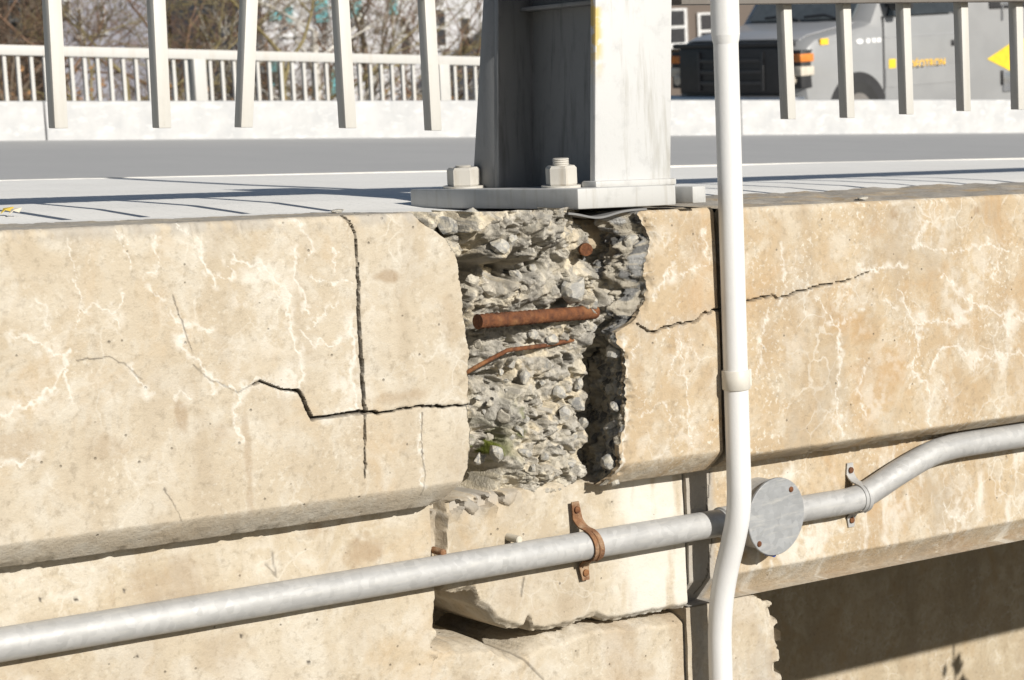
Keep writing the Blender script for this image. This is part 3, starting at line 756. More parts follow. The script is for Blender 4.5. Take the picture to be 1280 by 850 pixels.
num = np.zeros(S.shape); den = np.zeros(S.shape)
for a, b, y in cps:
    d2 = (S-a)**2 + (Z-b)**2 + 1e-5
    w = 1/d2**2.0
    num += w*y; den += w
base = num/den
ws = S + (fbm(S, Z, 25, 901, 3)-.5)*.02; wz = Z + (fbm(S, Z, 25, 902, 3)-.5)*.02
rock = np.zeros(S.shape)
pt = smooth(.36, .64, fbm(S, Z, 13, 950, 4, .6))[..., None]
colr = np.array([.40, .39, .365])*(1-pt) + np.array([.57, .52, .425])*pt
pt2 = smooth(.50, .66, fbm(S, Z, 38, 951, 5, .65))[..., None]
colr = colr*(1-.55*pt2) + np.array([.62, .595, .53])*.55*pt2
for size, amp, tilt, seed, share in ((.065, .034, .62, 911, .5), (.028, .016, .80, 912, .35), (.0135, .007, .75, 913, .30)):
    wx = ws + (fbm(S, Z, .7/size, seed+60, 2)-.5)*size*.8; wy = wz + (fbm(S, Z, .7/size, seed+70, 2)-.5)*size*.8
    f1, f2, ids, off = cells(wx, wy, size, seed)
    rock += (ids[..., 0]-.5)*amp + (off[..., 0]*(ids[..., 1]-.5) + off[..., 1]*(ids[..., 2]-.5))*tilt
    if size < .05:
        st = (ids[..., 3] < share)*smooth(size*.02, size*.10, f2-f1)
        g = .24 + .26*np.mod(ids[..., 3]*7.7, 1)
        colr = colr*(1-st[..., None]*.75) + np.stack([g, g*.99, g*.965], -1)*(st*.75)[..., None]
        rock -= st*size*.16
rid = 1 - np.abs(2*fbm(S, Z, 26, 960, 5, .6) - 1)
rock += (.5-rid)*.016
rid2 = fbm(S, Z, 75, 961, 5, .65)
rock += (rid2-.5)*.013
rock += .040*smooth(.60, .70, fbm(S, Z, 34, 962, 4, .6))
colr = colr*np.array([1.02, .975, .89])
colr = colr*(.72 + .56*fbm(S, Z, 110, 963, 3))[..., None]
calm = smooth(-.55, -.60, Z)      # smoother towards the block beneath
warm = smooth(-.40, -.55, Z)*smooth(.0, -.2, S)
colr = colr*(1-warm[..., None]*.35) + np.array([.52, .46, .34])*warm[..., None]*.35
rmask = .35 + .65*smooth(.35, .65, fbm(S, Z, 14, 930, 3))
Yc = base + .06*smooth(-.560, -.590, Z) + rock*(.30+.70*rmask)*(1-.5*calm) + (fbm(S, Z, 90, 921, 4)-.5)*.006
for hx, hy, hr in ((696,487,.007),(713,500,.008),(724,514,.007),(690,516,.009),(664,490,.006),(641,470,.006),(700,448,.008),(706,462,.006),(655,592,.006),(676,540,.005),(628,512,.005),(612,330,.012),(720,390,.008),(602,452,.010),(612,470,.008),(738,372,.012),(648,478,.005),(706,535,.005),(690,560,.004)):
    hs, hzz = sz(hx, hy, .08)
    hd_ = np.hypot((S-hs) + (fbm(S, Z, 60, 941, 3)-.5)*.012, (Z-hzz) + (fbm(S, Z, 60, 942, 3)-.5)*.012)/hr
    Yc = Yc + .045*(1-smooth(.5, 1.25, hd_))
moss = 1.4*np.exp(-((S-sz(604,558,.1)[0])/.05)**2 - ((Z-sz(600,560,.1)[1])/.035)**2)*smooth(.42, .58, fbm(S, Z, 45, 922, 4)) + .8*np.exp(-((S-sz(650,530,.08)[0])/.03)**2 - ((Z-sz(650,535,.08)[1])/.05)**2)*smooth(.55, .66, fbm(S, Z, 30, 923, 4))
core = thing('broken_concrete', 'crumbled grey concrete with exposed stones in the gap under the steel post', 'rubble', (-.1, .15, -.60))
grid_mesh('rubble_core', S, Yc, Z, M['core'], {'moss': np.clip(moss, 0, 1)}, core, colors={'rock': colr}, smooth=False)
def core_y(s, z):
    j = int(round((s - sc[0])/r_)); i = int(round((zr[0]-z)/r_))
    return float(Yc[max(0, min(i, len(zr)-1)), max(0, min(j, len(sc)-1))])
# loose aggregate stones
def stone_mesh(seed):
    rs = np.random.default_rng(seed); bm = bmesh.new()
    bmesh.ops.create_icosphere(bm, subdivisions=2, radius=1.0)
    cut = rs.normal(size=(12, 3)); cut /= np.linalg.norm(cut, axis=1)[:, None]; hh = rs.uniform(.50, .80, 12)
    k = rs.normal(size=(4, 3))*2.2; ph = rs.uniform(0, 6.28, 4)
    for v in bm.verts:
        p = np.array(v.co)
        for c_, h_ in zip(cut, hh):
            d_ = p @ c_
            if d_ > h_: p = p - c_*(d_-h_)*1.0
        p = p*(1 + .02*np.sin(k @ p + ph).sum()) + rs.normal(size=3)*.018
        v.co = Vector(p*np.array([1.0, .85, .8]))
    me = bpy.data.meshes.new('stone'); bm.to_mesh(me); bm.free()
    me.polygons.foreach_set('use_smooth', [True]*len(me.polygons)); me.set_sharp_from_angle(angle=math.radians(18))
    return me
STM = {}
for key in ('stone_grey', 'stone_dark', 'stone_tan'):
    STM[key] = [stone_mesh(30+i) for i in range(6)]
def stone(px, py, rad, key, proud=.05, parent=core):
    s, z = sz(px, py, .07)
    for _ in range(2):
        y = core_y(s, z); s, z = sz(px, py, y - rad*proud)
    me = random.choice(STM[key])
    o = link('stone', me, M[key], parent)
    o.location = Vector(W(s, y - rad*proud, z)) - Vector(parent.location)
    o.rotation_euler = [random.uniform(0, 6.28) for _ in range(3)]
    o.scale = [rad*random.uniform(.8, 1.25) for _ in range(3)]
    return o
for px, py, rad, key in ((716,362,.034,'stone_grey'),(745,352,.022,'stone_tan'),(768,360,.027,'stone_grey'),(792,372,.024,'stone_dark'),(772,396,.017,'stone_tan'),(752,392,.015,'stone_tan'),
        (610,362,.022,'stone_tan'),(590,352,.018,'stone_tan'),(625,306,.022,'stone_grey'),(560,283,.026,'stone_dark'),(585,278,.030,'stone_grey'),(640,300,.017,'stone_grey'),(592,385,.02,'stone_tan'),
        (700,490,.016,'stone_grey'),(722,480,.017,'stone_grey'),(702,445,.022,'stone_grey'),(716,430,.020,'stone_tan'),(690,425,.014,'stone_grey'),(667,418,.016,'stone_grey'),(655,472,.018,'stone_grey'),(685,455,.013,'stone_grey'),
        (720,505,.018,'stone_dark'),(705,515,.022,'stone_grey'),(620,565,.026,'stone_grey'),(598,575,.018,'stone_dark'),(608,545,.018,'stone_tan'),(636,585,.016,'stone_dark'),(680,570,.015,'stone_grey'),(700,560,.012,'stone_dark'),(655,565,.018,'stone_grey'),
        (630,522,.018,'stone_tan'),(650,540,.014,'stone_grey'),(612,505,.012,'stone_tan'),(672,505,.013,'stone_grey'),(730,400,.014,'stone_tan'),(742,378,.016,'stone_grey'),(738,408,.013,'stone_grey'),
        (645,345,.018,'stone_dark'),(665,335,.013,'stone_grey'),(622,395,.014,'stone_tan'),(598,430,.014,'stone_tan'),(640,455,.012,'stone_grey'),(728,530,.014,'stone_grey'),(716,545,.012,'stone_grey'),
        (690,545,.012,'stone_tan'),(665,585,.012,'stone_grey'),(712,580,.014,'stone_grey'),(686,595,.011,'stone_tan'),(760,310,.03,'stone_dark'),(783,290,.026,'stone_dark'),(790,330,.024,'stone_dark'),(775,340,.018,'stone_tan'),
        (765,575,.02,'stone_grey'),(766,600,.018,'stone_dark'),(770,480,.018,'stone_dark'),(765,530,.016,'stone_dark'),(770,430,.02,'stone_dark')):
    o = stone(px, py, rad, key)
for i in range(14):
    px, py = random.uniform(595, 728), random.uniform(275, 600)
    if px < 640 and 300 < py < 350: continue
    stone(px, py, random.uniform(.005, .0105), random.choice(['stone_grey', 'stone_grey', 'stone_tan', 'stone_dark']), .1)
# stones left in the torn lip of the stub
for k_, (px, py, rad, key) in enumerate(((764,440,.019,'stone_grey'),(767,462,.015,'stone_dark'),(762,487,.017,'stone_grey'),(766,510,.016,'stone_dark'),(760,532,.018,'stone_grey'),(765,556,.020,'stone_grey'),
        (759,578,.021,'stone_dark'),(764,600,.020,'stone_grey'),(771,424,.017,'stone_tan'),(786,300,.022,'stone_grey'),(776,325,.020,'stone_tan'),(797,318,.016,'stone_grey'),(790,345,.019,'stone_grey'),(772,282,.022,'stone_dark'),(796,280,.015,'stone_grey'))):
    y_ = .030 + .02*(k_ % 3)
    o = link('stone', random.choice(STM[key]), M[key], frag)
    s_, z_ = sz(px, py, y_)
    o.location = Vector(W(s_ + .006, y_, z_)) - Vector(frag.location)
    o.rotation_euler = [random.uniform(0, 6.28) for _ in range(3)]
    o.scale = [rad*random.uniform(.75, 1.2) for _ in range(3)]
# ---- reinforcing bars
def bar(name, label, path, rad, mat, ribs=False, n=14):
    pts = [Vector(p) for p in path]; out = []; rr = []
    for a, b in zip(pts[:-1], pts[1:]):
        N = max(2, int((b-a).length/.003))
        for i in range(N): out.append(a.lerp(b, i/N))
    out.append(pts[-1])
    for i, p in enumerate(out):
        rr.append(rad*(1 + (.09 if ribs and (i % 4 == 0) else 0) + random.uniform(-.03, .03)))
    o = MB().tube(out, rr, n).build(name, mat, None, True, 50)
    return tag(o, label, 'rebar')
bar('reinforcing_bar', 'thick rusty reinforcing bar jutting across the crumbled gap', [at(597,402,.022), at(680,395,.035), at(744,390,.055)], .0132, M['rust'], True)
bar('reinforcing_bar', 'thin bent rusty wire bar below the thick rusty bar', [at(572,472,.085), at(600,456,.060), at(634,438,.048), at(640,437,.050), at(680,432,.058), at(716,425,.072)], .0042, M['rust'], True, 10)
bar('bar_stub', 'short rusty bar end sticking out above the thick rusty bar', [at(733,312,.005), at(728,311,.09)], .0125, M['rust'], False, 14)
# ---- conduit and its fittings
YC = .055
conduit = thing('conduit', 'galvanised steel conduit running along the concrete below the coping', 'conduit', at(500,720,YC))
def bez(P, n=10):
    P = [Vector(p) for p in P]; out = []
    for i in range(len(P)-1):
        p0 = P[max(i-1,0)]; p1 = P[i]; p2 = P[i+1]; p3 = P[min(i+2,len(P)-1)]
        for k in range(n):
            t = k/n
            out.append(.5*((2*p1) + (-p0+p2)*t + (2*p0-5*p1+4*p2-p3)*t*t + (-p0+3*p1-3*p2+p3)*t*t*t))
    out.append(P[-1]); return out
zc = sz(560, 711, YC)[1]
def CW(s, z=zc, y=YC): return W(s, y, z)
s_box = sz(967,645,.03)[0]; z_box = sz(967,645,.03)[1]
pathL = [CW(s) for s in np.linspace(-1.85, s_box-.07, 40)]
MB().tube(pathL, .0285, 28).build('pipe_run', M['galv'], conduit, True, 60)
s_cp = sz(905,652,YC)[0]
MB().tube([CW(s_cp-.012), CW(s_cp-.010), CW(s_box-.06)], [.0285, .0325, .0325], 28).build('coupling', M['galv'], conduit, True, 40)
sR = [s_box+.07, .70, .785, .84, .94, 1.04, 1.10, 1.17, 1.40, 2.6]
zR = [zc, zc, zc+.001, zc+.012, zc+.047, zc+.076, zc+.085, zc+.088, zc+.088, zc+.088]
MB().tube(bez([CW(a, b, YC-.006*smooth(.72,.9,a)) for a, b in zip(sR, zR)], 12), .0285, 28).build('bent_run', M['galv'], conduit, True, 60)
# junction box
jb = thing('junction_box', 'round galvanised junction box with flat cover beside the white pipe', 'junction box', W(s_box, YR, z_box))
def disc(s, z, y0, y1, r, n=40, bev=0.0):
    c = Vector(W(s, 0, z))
    rows = [(y0, r-bev), (y0+bev if y1 > y0 else y0-bev, r), (y1, r)] if bev else [(y0, r), (y1, r)]
    mb = MB()
    mb.tube([(c.x, y, c.z) for y, _ in rows], [q for _, q in rows], n); return mb
disc(s_box, z_box, .027, YR+.006, .075).build('box_body', M['galv'], jb, True, 40)
cv = disc(s_box, z_box, -.0125+.033, -.0065+.033, .083, 48, .0012).build('cover', M['galv_grey'], jb, True, 40)
for dx, dz in ((-.054, -.052), (.044, .054)):
    disc(s_box+dx, z_box+dz, -.0155+.033, -.0120+.033, .0062, 16, .0015).build('screw', M['rust'], jb, True, 50)
for sgn in (-1, 1):
    MB().tube([CW(s_box+sgn*.055), CW(s_box+sgn*.088)], .0335, 24).build('hub', M['galv'], jb, True, 40)
disc(s_box+.004, z_box-.085, .035, .06, .006, 12).build('wire_sleeve', M['blue'], jb, True, 40)
# pipe straps
def strap(px, z0, mat, label, ywall, wdt=.024, yoff=YC, tabs=(.085, .078), tilt=0.0):
    s = px; r = .0305
    t = thing('pipe_strap', label, 'pipe strap', W(s, ywall, z0))
    prof = [(ywall-.003, tabs[0]), (ywall-.003, .050), (ywall-.010, .040), (yoff+.012, .0335)]
    for a in np.linspace(75, -75, 14): prof.append((yoff - r*math.cos(math.radians(a)), r*math.sin(math.radians(a))))
    prof += [(yoff+.012, -.0335), (ywall-.010, -.040), (ywall-.003, -.050), (ywall-.003, -tabs[1])]
    bm = bmesh.new(); th = .003; cols = []
    for i, (y, z) in enumerate(prof):
        a = prof[max(i-1, 0)]; b = prof[min(i+1, len(prof)-1)]
        ty, tz = b[0]-a[0], b[1]-a[1]; L = math.hypot(ty, tz); ny, nz = tz/L, -ty/L
        w = wdt*(.75 if i in (0, len(prof)-1) else 1)
        sh = tilt*z
        cols.append([bm.verts.new(W(s+sh-w/2, y, z0+z)), bm.verts.new(W(s+sh+w/2, y, z0+z)), bm.verts.new(W(s+sh+w/2, y+ny*th, z0+z+nz*th)), bm.verts.new(W(s+sh-w/2, y+ny*th, z0+z+nz*th))])
    for A, B in zip(cols[:-1], cols[1:]):
        for k in range(4): bm.faces.new((A[k], A[(k+1) % 4], B[(k+1) % 4], B[k]))
    bm.faces.new(cols[0][::-1]); bm.faces.new(cols[-1])
    mb = MB(); mb.bm.free(); mb.bm = bm
    mb.build('strap_band', mat, t, True, 35)
    # raised rib along the band
    MB().tube([W(s + tilt*(r*math.sin(a)), yoff-(r+.0035)*math.cos(a), z0+(r+.0035)*math.sin(a)) for a in np.linspace(-1.1, 1.1, 12)], .0022, 8).build('rib', mat, t, True, 60)
    for dz in (tabs[0]-.016, -tabs[1]+.016):
        c = Vector(W(s + tilt*dz, 0, z0+dz))
        MB().tube([(c.x, ywall-.0115, c.z), (c.x, ywall-.010, c.z), (c.x, ywall-.004, c.z)], [.004, .0068, .0068], 14).build('screw', M['rust'], t, True, 40)
    return t
strap(sz(742,672,YC)[0]-.012, zc, M['rust_pale'], 'rusty two-hole strap holding the conduit to the pale block', YM-.006, tilt=-.12)
strap(sz(1078,618,YC)[0]-.010, zc+.003, M['galv'], 'grey two-hole strap holding the conduit where it bends up', YR, tabs=(.075, .07))
# small stud by the conduit
o = disc(*sz(642,673,.075), .055, .10, .0075, 14, .002).build('stud', M['stone_tan'], None, True, 40)
tag(o, 'small pale stud end in the block just above the conduit', 'stud')
o = disc(*sz(551,690,.066), .055, .09, .007, 12, .002).build('stud', M['rust_pale'], None, True, 40)
tag(o, 'small rusty stud end at the wall edge above the conduit', 'stud')
# ---- white downpipe
pp = thing('downpipe', 'white plastic pipe running down past the coping joint', 'pipe', at(890,900,.03))
YPI = -.030
sp = sz(913,245,YPI)[0]
def PW(z, y): return W(sp, y, z)
MB().tube([PW(1.6, YPI), PW(.42, YPI), PW(.335, YPI)], .0285, 32).build('upper_pipe', M['pvc'], pp, True, 50)
MB().tube([PW(.336, YPI), PW(.325, YPI), PW(.318, YPI)], [.0285, .0268, .0250], 32, cap=False).build('socket_taper', M['pvc'], pp, True, 60)
lower = [PW(.322, YPI), PW(.0, YPI), PW(-.30, YPI), PW(-.54, YPI), PW(-.60, YPI+.001), PW(-.65, YPI+.008), PW(-.70, YPI+.023), PW(-.76, YPI+.044), PW(-.82, YPI+.060), PW(-.88, YPI+.069), PW(-.95, YPI+.072), PW(-1.2, YPI+.072), PW(-1.9, YPI+.072)]
MB().tube(bez(lower, 8), .0250, 32).build('lower_pipe', M['pvc'], pp, True, 60)
zcl = sz(922,474,YPI)[1]
mbx = MB(); mbx.tube([PW(zcl+.020, YPI), PW(zcl+.018, YPI), PW(zcl-.018, YPI), PW(zcl-.020, YPI)], [.0272, .0288, .0288, .0272], 32)
mbx.build('clip_band', M['pvc_clip'], pp, True, 40)
mbx = MB(); c = Vector(W(sp, 0, zcl)); mbx.box((c.x+.016, -.040, c.z-.018), (c.x+.036, .002, c.z+.018), .002); mbx.build('clip_foot', M['pvc_clip'], pp)

# ---- steel post -------------------------------------------------------------------
post = thing('railing_post', 'grey white steel railing post bolted on the broken coping', 'post', (.16, .27, 0))
TL = .040      # plate falls towards the road
def PZ(x, y, z): return (x, y, z - K*x - TL*y)
def phexa(mb, x0, x1, y0, y1, z0, z1, bev=0.0, lean=0.0, ty=(0, 0)):
    P = []
    for z in (z0, z1):
        for (x, y, e) in ((x0, y0, 0), (x1, y0, 0), (x1, y1, 1), (x0, y1, 1)):
            dz = z - .04
            P.append(PZ(x + lean*dz, y + (ty[e]*dz), z))
    return mb.hexa(P, bev)
phexa(MB(), 0, .2535, .0, .55, .000, .0405, .004).build('base_plate', M['plate_paint'], post, angle=30)
SPX = sz(866, 245, -.035)[0]
phexa(MB(), SPX, SPX+.036, -.035, .30, .003, .037, .003).build('side_plate', M['plate_paint'], post, angle=30)
LE = .055
fl0, fl1 = .078, .276
phexa(MB(), fl0, fl1, .040, .056, .040, 0.505, .002, LE, (.0, .0)).build('outer_flange', M['post_paint'], post, angle=30)
phexa(MB(), fl0-.006, fl1+.008, .030, .075, .0395, .053, .004).build('weld_bead', M['plate_paint'], post, angle=30)
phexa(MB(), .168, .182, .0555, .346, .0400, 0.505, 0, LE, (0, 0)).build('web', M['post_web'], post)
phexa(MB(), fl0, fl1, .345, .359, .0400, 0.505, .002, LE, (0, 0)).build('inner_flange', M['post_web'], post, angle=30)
phexa(MB(), fl0+.001, fl0+.015, .3585, .436, .0400, .50, .002, LE, (0, -.10)).build('gusset', M['post_web'], post, angle=30)
phexa(MB(), fl0+.055, .169, .060, .343, .400, .408, .001, LE).build('stiffener', M['post_web'], post, angle=30)
phexa(MB(), fl0-.01, fl1+.01, .02, .29, .505, .517, .002, LE).build('cap_plate', M['post_paint'], post, angle=30)
def nut(x, y, z, h=.040, r=.034, tip=.012, rot=.2):
    c = Vector(PZ(x, y, z)); mb = MB()
    n = 6; rings = []
    prof = [(0, r*.93), (.004, r), (h-.005, r), (h, r*.86)]
    for dz, q in prof:
        rings.append([mb.bm.verts.new(c + Vector((q*math.cos(rot+k*math.pi/3), q*math.sin(rot+k*math.pi/3), dz))) for k in range(n)])
    for A, B in zip(rings[:-1], rings[1:]):
        for k in range(n): mb.bm.faces.new((A[k], A[(k+1) % n], B[(k+1) % n], B[k]))
    mb.bm.faces.new(rings[0][::-1]); mb.bm.faces.new(rings[-1])
    o = mb.build('anchor_nut', M['nut'], post)
    w = MB().tube([c + Vector((0, 0, -.0045)), c + Vector((0, 0, .001))], r*1.28, 28).build('washer', M['nut'], None, True, 40)
    w.parent = o
    pts = []; rr = []
    for i in range(9):
        pts.append(c + Vector((0, 0, h-.003 + tip*i/8))); rr.append(.0165 if i % 2 else .0152)
    b = MB().tube(pts, rr, 18).build('bolt_end', M['nut'], None, True, 30)
    b.parent = o
    return o
def ytop(px, py, x):
    d = AX_F + AX_R*(px-640)/FPX + AX_U*(425-py)/FPX
    return (CAM + d*(x-CAM[0])/d[0])[1]
nut(.052, ytop(580, 233, .052), .0455, .039, .0345, .007, .28)
nut(.052, ytop(702, 230, .052), .0455, .039, .0315, .017, .12)
for y in (.12, .46):
    nut(.225 if y > .3 else .30, y, .0455 if y > .3 else .042, .036, .024)
# thin sagging pad under the plate
bm = bmesh.new(); ring = []
NX = 24
for j in range(2):
    for i in range(NX+1):
        x = -.02 + .20*i/NX
        sag = -.012*math.exp(-((x-.055)/.05)**2)
        y = .006 + j*.40
        ring.append(bm.verts.new((x, y, -.0035 + sag*(1-j) - K*x - TL*y)))
for i in range(NX): bm.faces.new((ring[i], ring[i+1], ring[NX+2+i], ring[NX+1+i]))
ex = bmesh.ops.extrude_face_region(bm, geom=list(bm.faces))
bmesh.ops.translate(bm, verts=[v for v in ex['geom'] if isinstance(v, bmesh.types.BMVert)], vec=(0, 0, -.004))
mb = MB(); mb.bm.free(); mb.bm = bm
mb.build('bearing_pad', M['rubber'], post, True, 40)
# mortar bed supporting plate on the road side
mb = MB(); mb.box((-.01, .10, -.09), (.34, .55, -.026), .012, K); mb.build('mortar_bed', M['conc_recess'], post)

# ---- near railing ------------------------------------------------------------------
BW = .0245
def railing(label, xs, bots, topx, rail_z, x0, x1, extra):
    t = thing('railing', label, 'railing', (.5*(x0+x1), .153, rail_z[0]-K*.5*(x0+x1)), group=None)
    for i, (x, zb, xt) in enumerate(zip(xs, bots, topx)):
        z1 = .41 + .03*max(0, x-.3)
        lean = (xt-x)/.24
        P = []
        for z in (zb, z1):
            for a, b in ((-1,-1),(1,-1),(1,1),(-1,1)):
                P.append(W(x + a*BW/2 + lean*(z-zb), .1575 + b*BW/2, z))
        MB().hexa(P, .0015).build('baluster', M['bal_paint'], t, angle=30)
    for nm, za, hgt, yy in (('rail_beam', None, .095, .035),):
        P = []
        for dz in (0, hgt):
            for x, y in ((x0, .153-yy), (x1, .153-yy), (x1, .153+yy), (x0, .153+yy)):
                zz = (rail_z[0] + (rail_z[1]-rail_z[0])*(x-x0)/(x1-x0)) if za is None else za
                P.append(W(x, y, zz + dz))
        MB().hexa(P, .003).build(nm, M['rail_brown_grey'], t, angle=30)
    return t
xl = [-1.007, -.811, -.647, -.425, -.231]; xl_t = [-1.001, -.805, -.618, -.426, -.232]
railing('railing panel with pale square bars left of the steel post', [v+.0125 for v in [-1.40, -1.203]+xl], [.168, .167, .165, .163, .162, .158, .151], [v+.0125 for v in [-1.395, -1.20]+xl_t],
        (.402, .410), -2.2, .10, 0)
xr = [.53, .719, .903, 1.097, 1.294, 1.49, 1.687, 1.883, 2.08]
railing('railing panel with pale square bars right of the white pipe', [v+.0125 for v in xr], [.162, .163, .164, .170, .176, .178, .182, .186, .19], [v+.0125-.005 for v in xr],
        (.395, .532), .26, 5.0, 0)

# ================================================================== DECK, ROAD, FAR PARAPET
CF = -.010
def sheet(name, x0, x1, y0, y1, zf, mat, nx=2, ny=2, disp=None):
    xs = np.linspace(x0, x1, nx); ys = np.linspace(y0, y1, ny)
    vs_ = []; fs = []
    for j in range(ny):
        for i in range(nx):
            z = zf(xs[i], ys[j]) + (disp(xs[i], ys[j]) if disp else 0)
            vs_.append((xs[i], ys[j], z))
    for j in range(ny-1):
        for i in range(nx-1):
            a = j*nx+i; fs.append((a, a+1, a+nx+1, a+nx))
    me = bpy.data.meshes.new(name); me.from_pydata(vs_, [], fs); me.update()
    return tag(link(name, me, mat), kind='structure')
YK = 2.47
def z_side(x, y): return -KD*x + CF*y - .002 - .015*math.exp(-((y-.4)/.22)**2)
# sidewalk: a pale slab; shallow grooves across it imitate the bars' shadow lines
xs = []
x = -4.0
random.seed(4)
gro = []
while x < 14:
    xs += [(x, 0), (x+.004, -.0012), (x+.008, -.0012), (x+.012, 0)]
    x += random.choice([.035, .05, .05, .07, .16, .22]) if x < 6 else .5
me = bpy.data.meshes.new('sidewalk'); V = []; Fc = []
ysd = [.3095, .31, .5, .7, .9, 1.3, 1.7, 2.1, YK-.13]
for j, y in enumerate(ysd):
    for (x, dz) in xs:
        wob = .012*(vnoise(np.array([y*3.0]), np.array([x*.0+round(x/.3)*.0+x]), 3)[0]-.5)
        und = .010*(vnoise(np.array([x*.9+4.0]), np.array([y*1.1]), 8)[0]-.5)
        V.append((x + wob, y, z_side(x, y) + und*min(1.0, max(0, y-.4)*3) + dz*(.5 if j in (0, len(ysd)-1) else 1) - (.12 if j == 0 else 0)))
n = len(xs)
for j in range(len(ysd)-1):
    for i in range(n-1): Fc.append((j*n+i, j*n+i+1, (j+1)*n+i+1, (j+1)*n+i))
me.from_pydata(V, [], Fc); me.update()
tag(link('sidewalk', me, M['sidewalk']), kind='structure')
mb = MB(); mb.prism([(YK-.13, -.20), (YK, -.20), (YK, -.008), (YK-.02, .0), (YK-.13, .002)], -4, 40, 'x')
for v in mb.bm.verts: v.co.z += -KD*v.co.x + CF*v.co.y
mb.build('kerb', M['curb']); tag(bpy.data.objects['kerb'], kind='structure')
PY = 9.0
def pz(px, py):
    q = at(px, py, PY); return q[0], q[2]
b0 = pz(0, 176); b2 = pz(1280, 166); t0 = pz(0, 126.5); t2 = pz(1280, 124.5)
kb = (b2[1]-b0[1])/(b2[0]-b0[0])
def zpb(x): return b0[1] + kb*(x-b0[0])
kt = (t2[1]-t0[1])/(t2[0]-t0[0])
def zpt(x): return t0[1] + kt*(x-t0[0])
def z_road(x, y):
    f = (y-YK)/(PY-YK)
    return (z_side(x, YK)-.145)*(1-f) + zpb(x)*f
sheet('road', -6, 60, YK-.005, PY+.35, z_road, M['road'], 40, 6)
par = thing('parapet_wall', 'low whitish concrete parapet wall across the grey road', 'wall', (8, PY+.15, zpb(8)))
edges = [-3, pz(58, 150)[0], 9.2, 14.8, 20.4, 26, 40]
for a, b in zip(edges[:-1], edges[1:]):
    mb = MB(); P = []
    for f in (0, 1):
        for x, y in ((a+.004, PY), (b-.004, PY), (b-.004, PY+.30), (a+.004, PY+.30)):
            P.append((x, y + (.012 if f and y < PY+.1 else 0), (zpt(x) if f else zpb(x)-1.5)))
    mb.hexa(P, .012).build('wall_section', M['parapet'], par, angle=30)
# far railing on the parapet
fr = thing('railing', 'white far railing with thin bars on the parapet across the road', 'railing', (4, PY+.15, zpt(4)))
r0 = pz(0, 55); r1 = pz(590, 70)
kr = (r1[1]-r0[1])/(r1[0]-r0[0])
def zrl(x): return r0[1] + kr*(x-r0[0])
xe0, xe1 = 0.2, pz(665, 75)[0]
P = []
for f in (0, 1):
    for x, y in ((xe0, PY+.12), (xe1, PY+.12), (xe1, PY+.18), (xe0, PY+.18)): P.append((x, y, zrl(x) - (0.0 if f else .062)))
MB().hexa(P, .004).build('top_rail', M['far_paint'], fr, angle=30)
bx_ = pz(54, 100)[0] - pz(37, 100)[0]
x = pz(3, 100)[0] - bx_*8
posts_x = [pz(262, 100)[0], pz(568, 100)[0]]
while x < xe1:
    if min(abs(x-q) for q in posts_x) > .08:
        mb = MB(); P = []
        for f in (0, 1):
            for a, b in ((-1,-1),(1,-1),(1,1),(-1,1)): P.append((x+a*.011, PY+.15+b*.011, (zrl(x)-.06) if f else (zpt(x)-.01)))
        mb.hexa(P).build('baluster', M['far_paint'], fr)
    x += bx_
for x in posts_x:
    mb = MB(); P = []
    for f in (0, 1):
        for a, b in ((-1,-1),(1,-1),(1,1),(-1,1)): P.append((x+a*.045, PY+.15+b*.045, (zrl(x)-.058) if f else (zpt(x)-.01)))
    mb.hexa(P, .004).build('post', M['far_paint'], fr, angle=30)
# ground in front and beyond
sheet('ground', -900, 900, -900, 1500, lambda x, y: -6.0, M['ground'], 2, 2)
sheet('bounce_ground', -30, 40, -25, -.5, lambda x, y: -2.4, M['front_ground'], 2, 2)  # unseen ground before the wall, added for the light it bounces
ZV = -1.27
sheet('street', -10, 70, PY+.28, 18.5, lambda x, y: ZV, M['road'], 2, 2)
# debris on coping and sidewalk
def leaf(px, py, y, label, col):
    c = Vector(at(px, py, y)); bm = bmesh.new()
    pts = [(.45*a, .45*b, .7*d) for a, b, d in [(-.03, 0, 0), (-.012, .010, .012), (.012, .012, .006), (.03, 0, .014), (.012, -.012, .004), (-.012, -.010, .010)]]
    vsx = [bm.verts.new(c + Vector((a, b, d + .004 + z_side(c.x, y) - c.z))) for a, b, d in pts]
    top = bm.faces.new(vsx)
    ex = bmesh.ops.extrude_face_region(bm, geom=[top]); bmesh.ops.translate(bm, verts=[v for v in ex['geom'] if isinstance(v, bmesh.types.BMVert)], vec=(0, 0, .002))
    mb = MB(); mb.bm.free(); mb.bm = bm
    o = mb.build('dead_leaf', col); tag(o, label, 'leaf'); return o
leaf(9, 263, .62, 'small yellow dead leaf on the sidewalk edge', mat_plain('yellow_leaf', (.45, .33, .05), .8))
leaf(19, 262, .60, 'small pale curled dead leaf beside the yellow leaf', mat_plain('pale_leaf', (.50, .45, .36), .8))
for px, py, rad, lab in ((1095,240,.012,'flat grey chip lying on the right coping'), (414,267,.011,'dark stone chip on the left coping beside the joint crack')):
    q = at(px, py, .08)
    me = stone_mesh(77); o = link('stone_chip', me, M['stone_dark'] if px < 500 else M['stone_grey'])
    o.location = W(q[0], .06 if px < 500 else .12, (.009 if px < 500 else -.017) + rad*.30); o.scale = (rad*1.6, rad, rad*.6); tag(o, lab, 'stone')
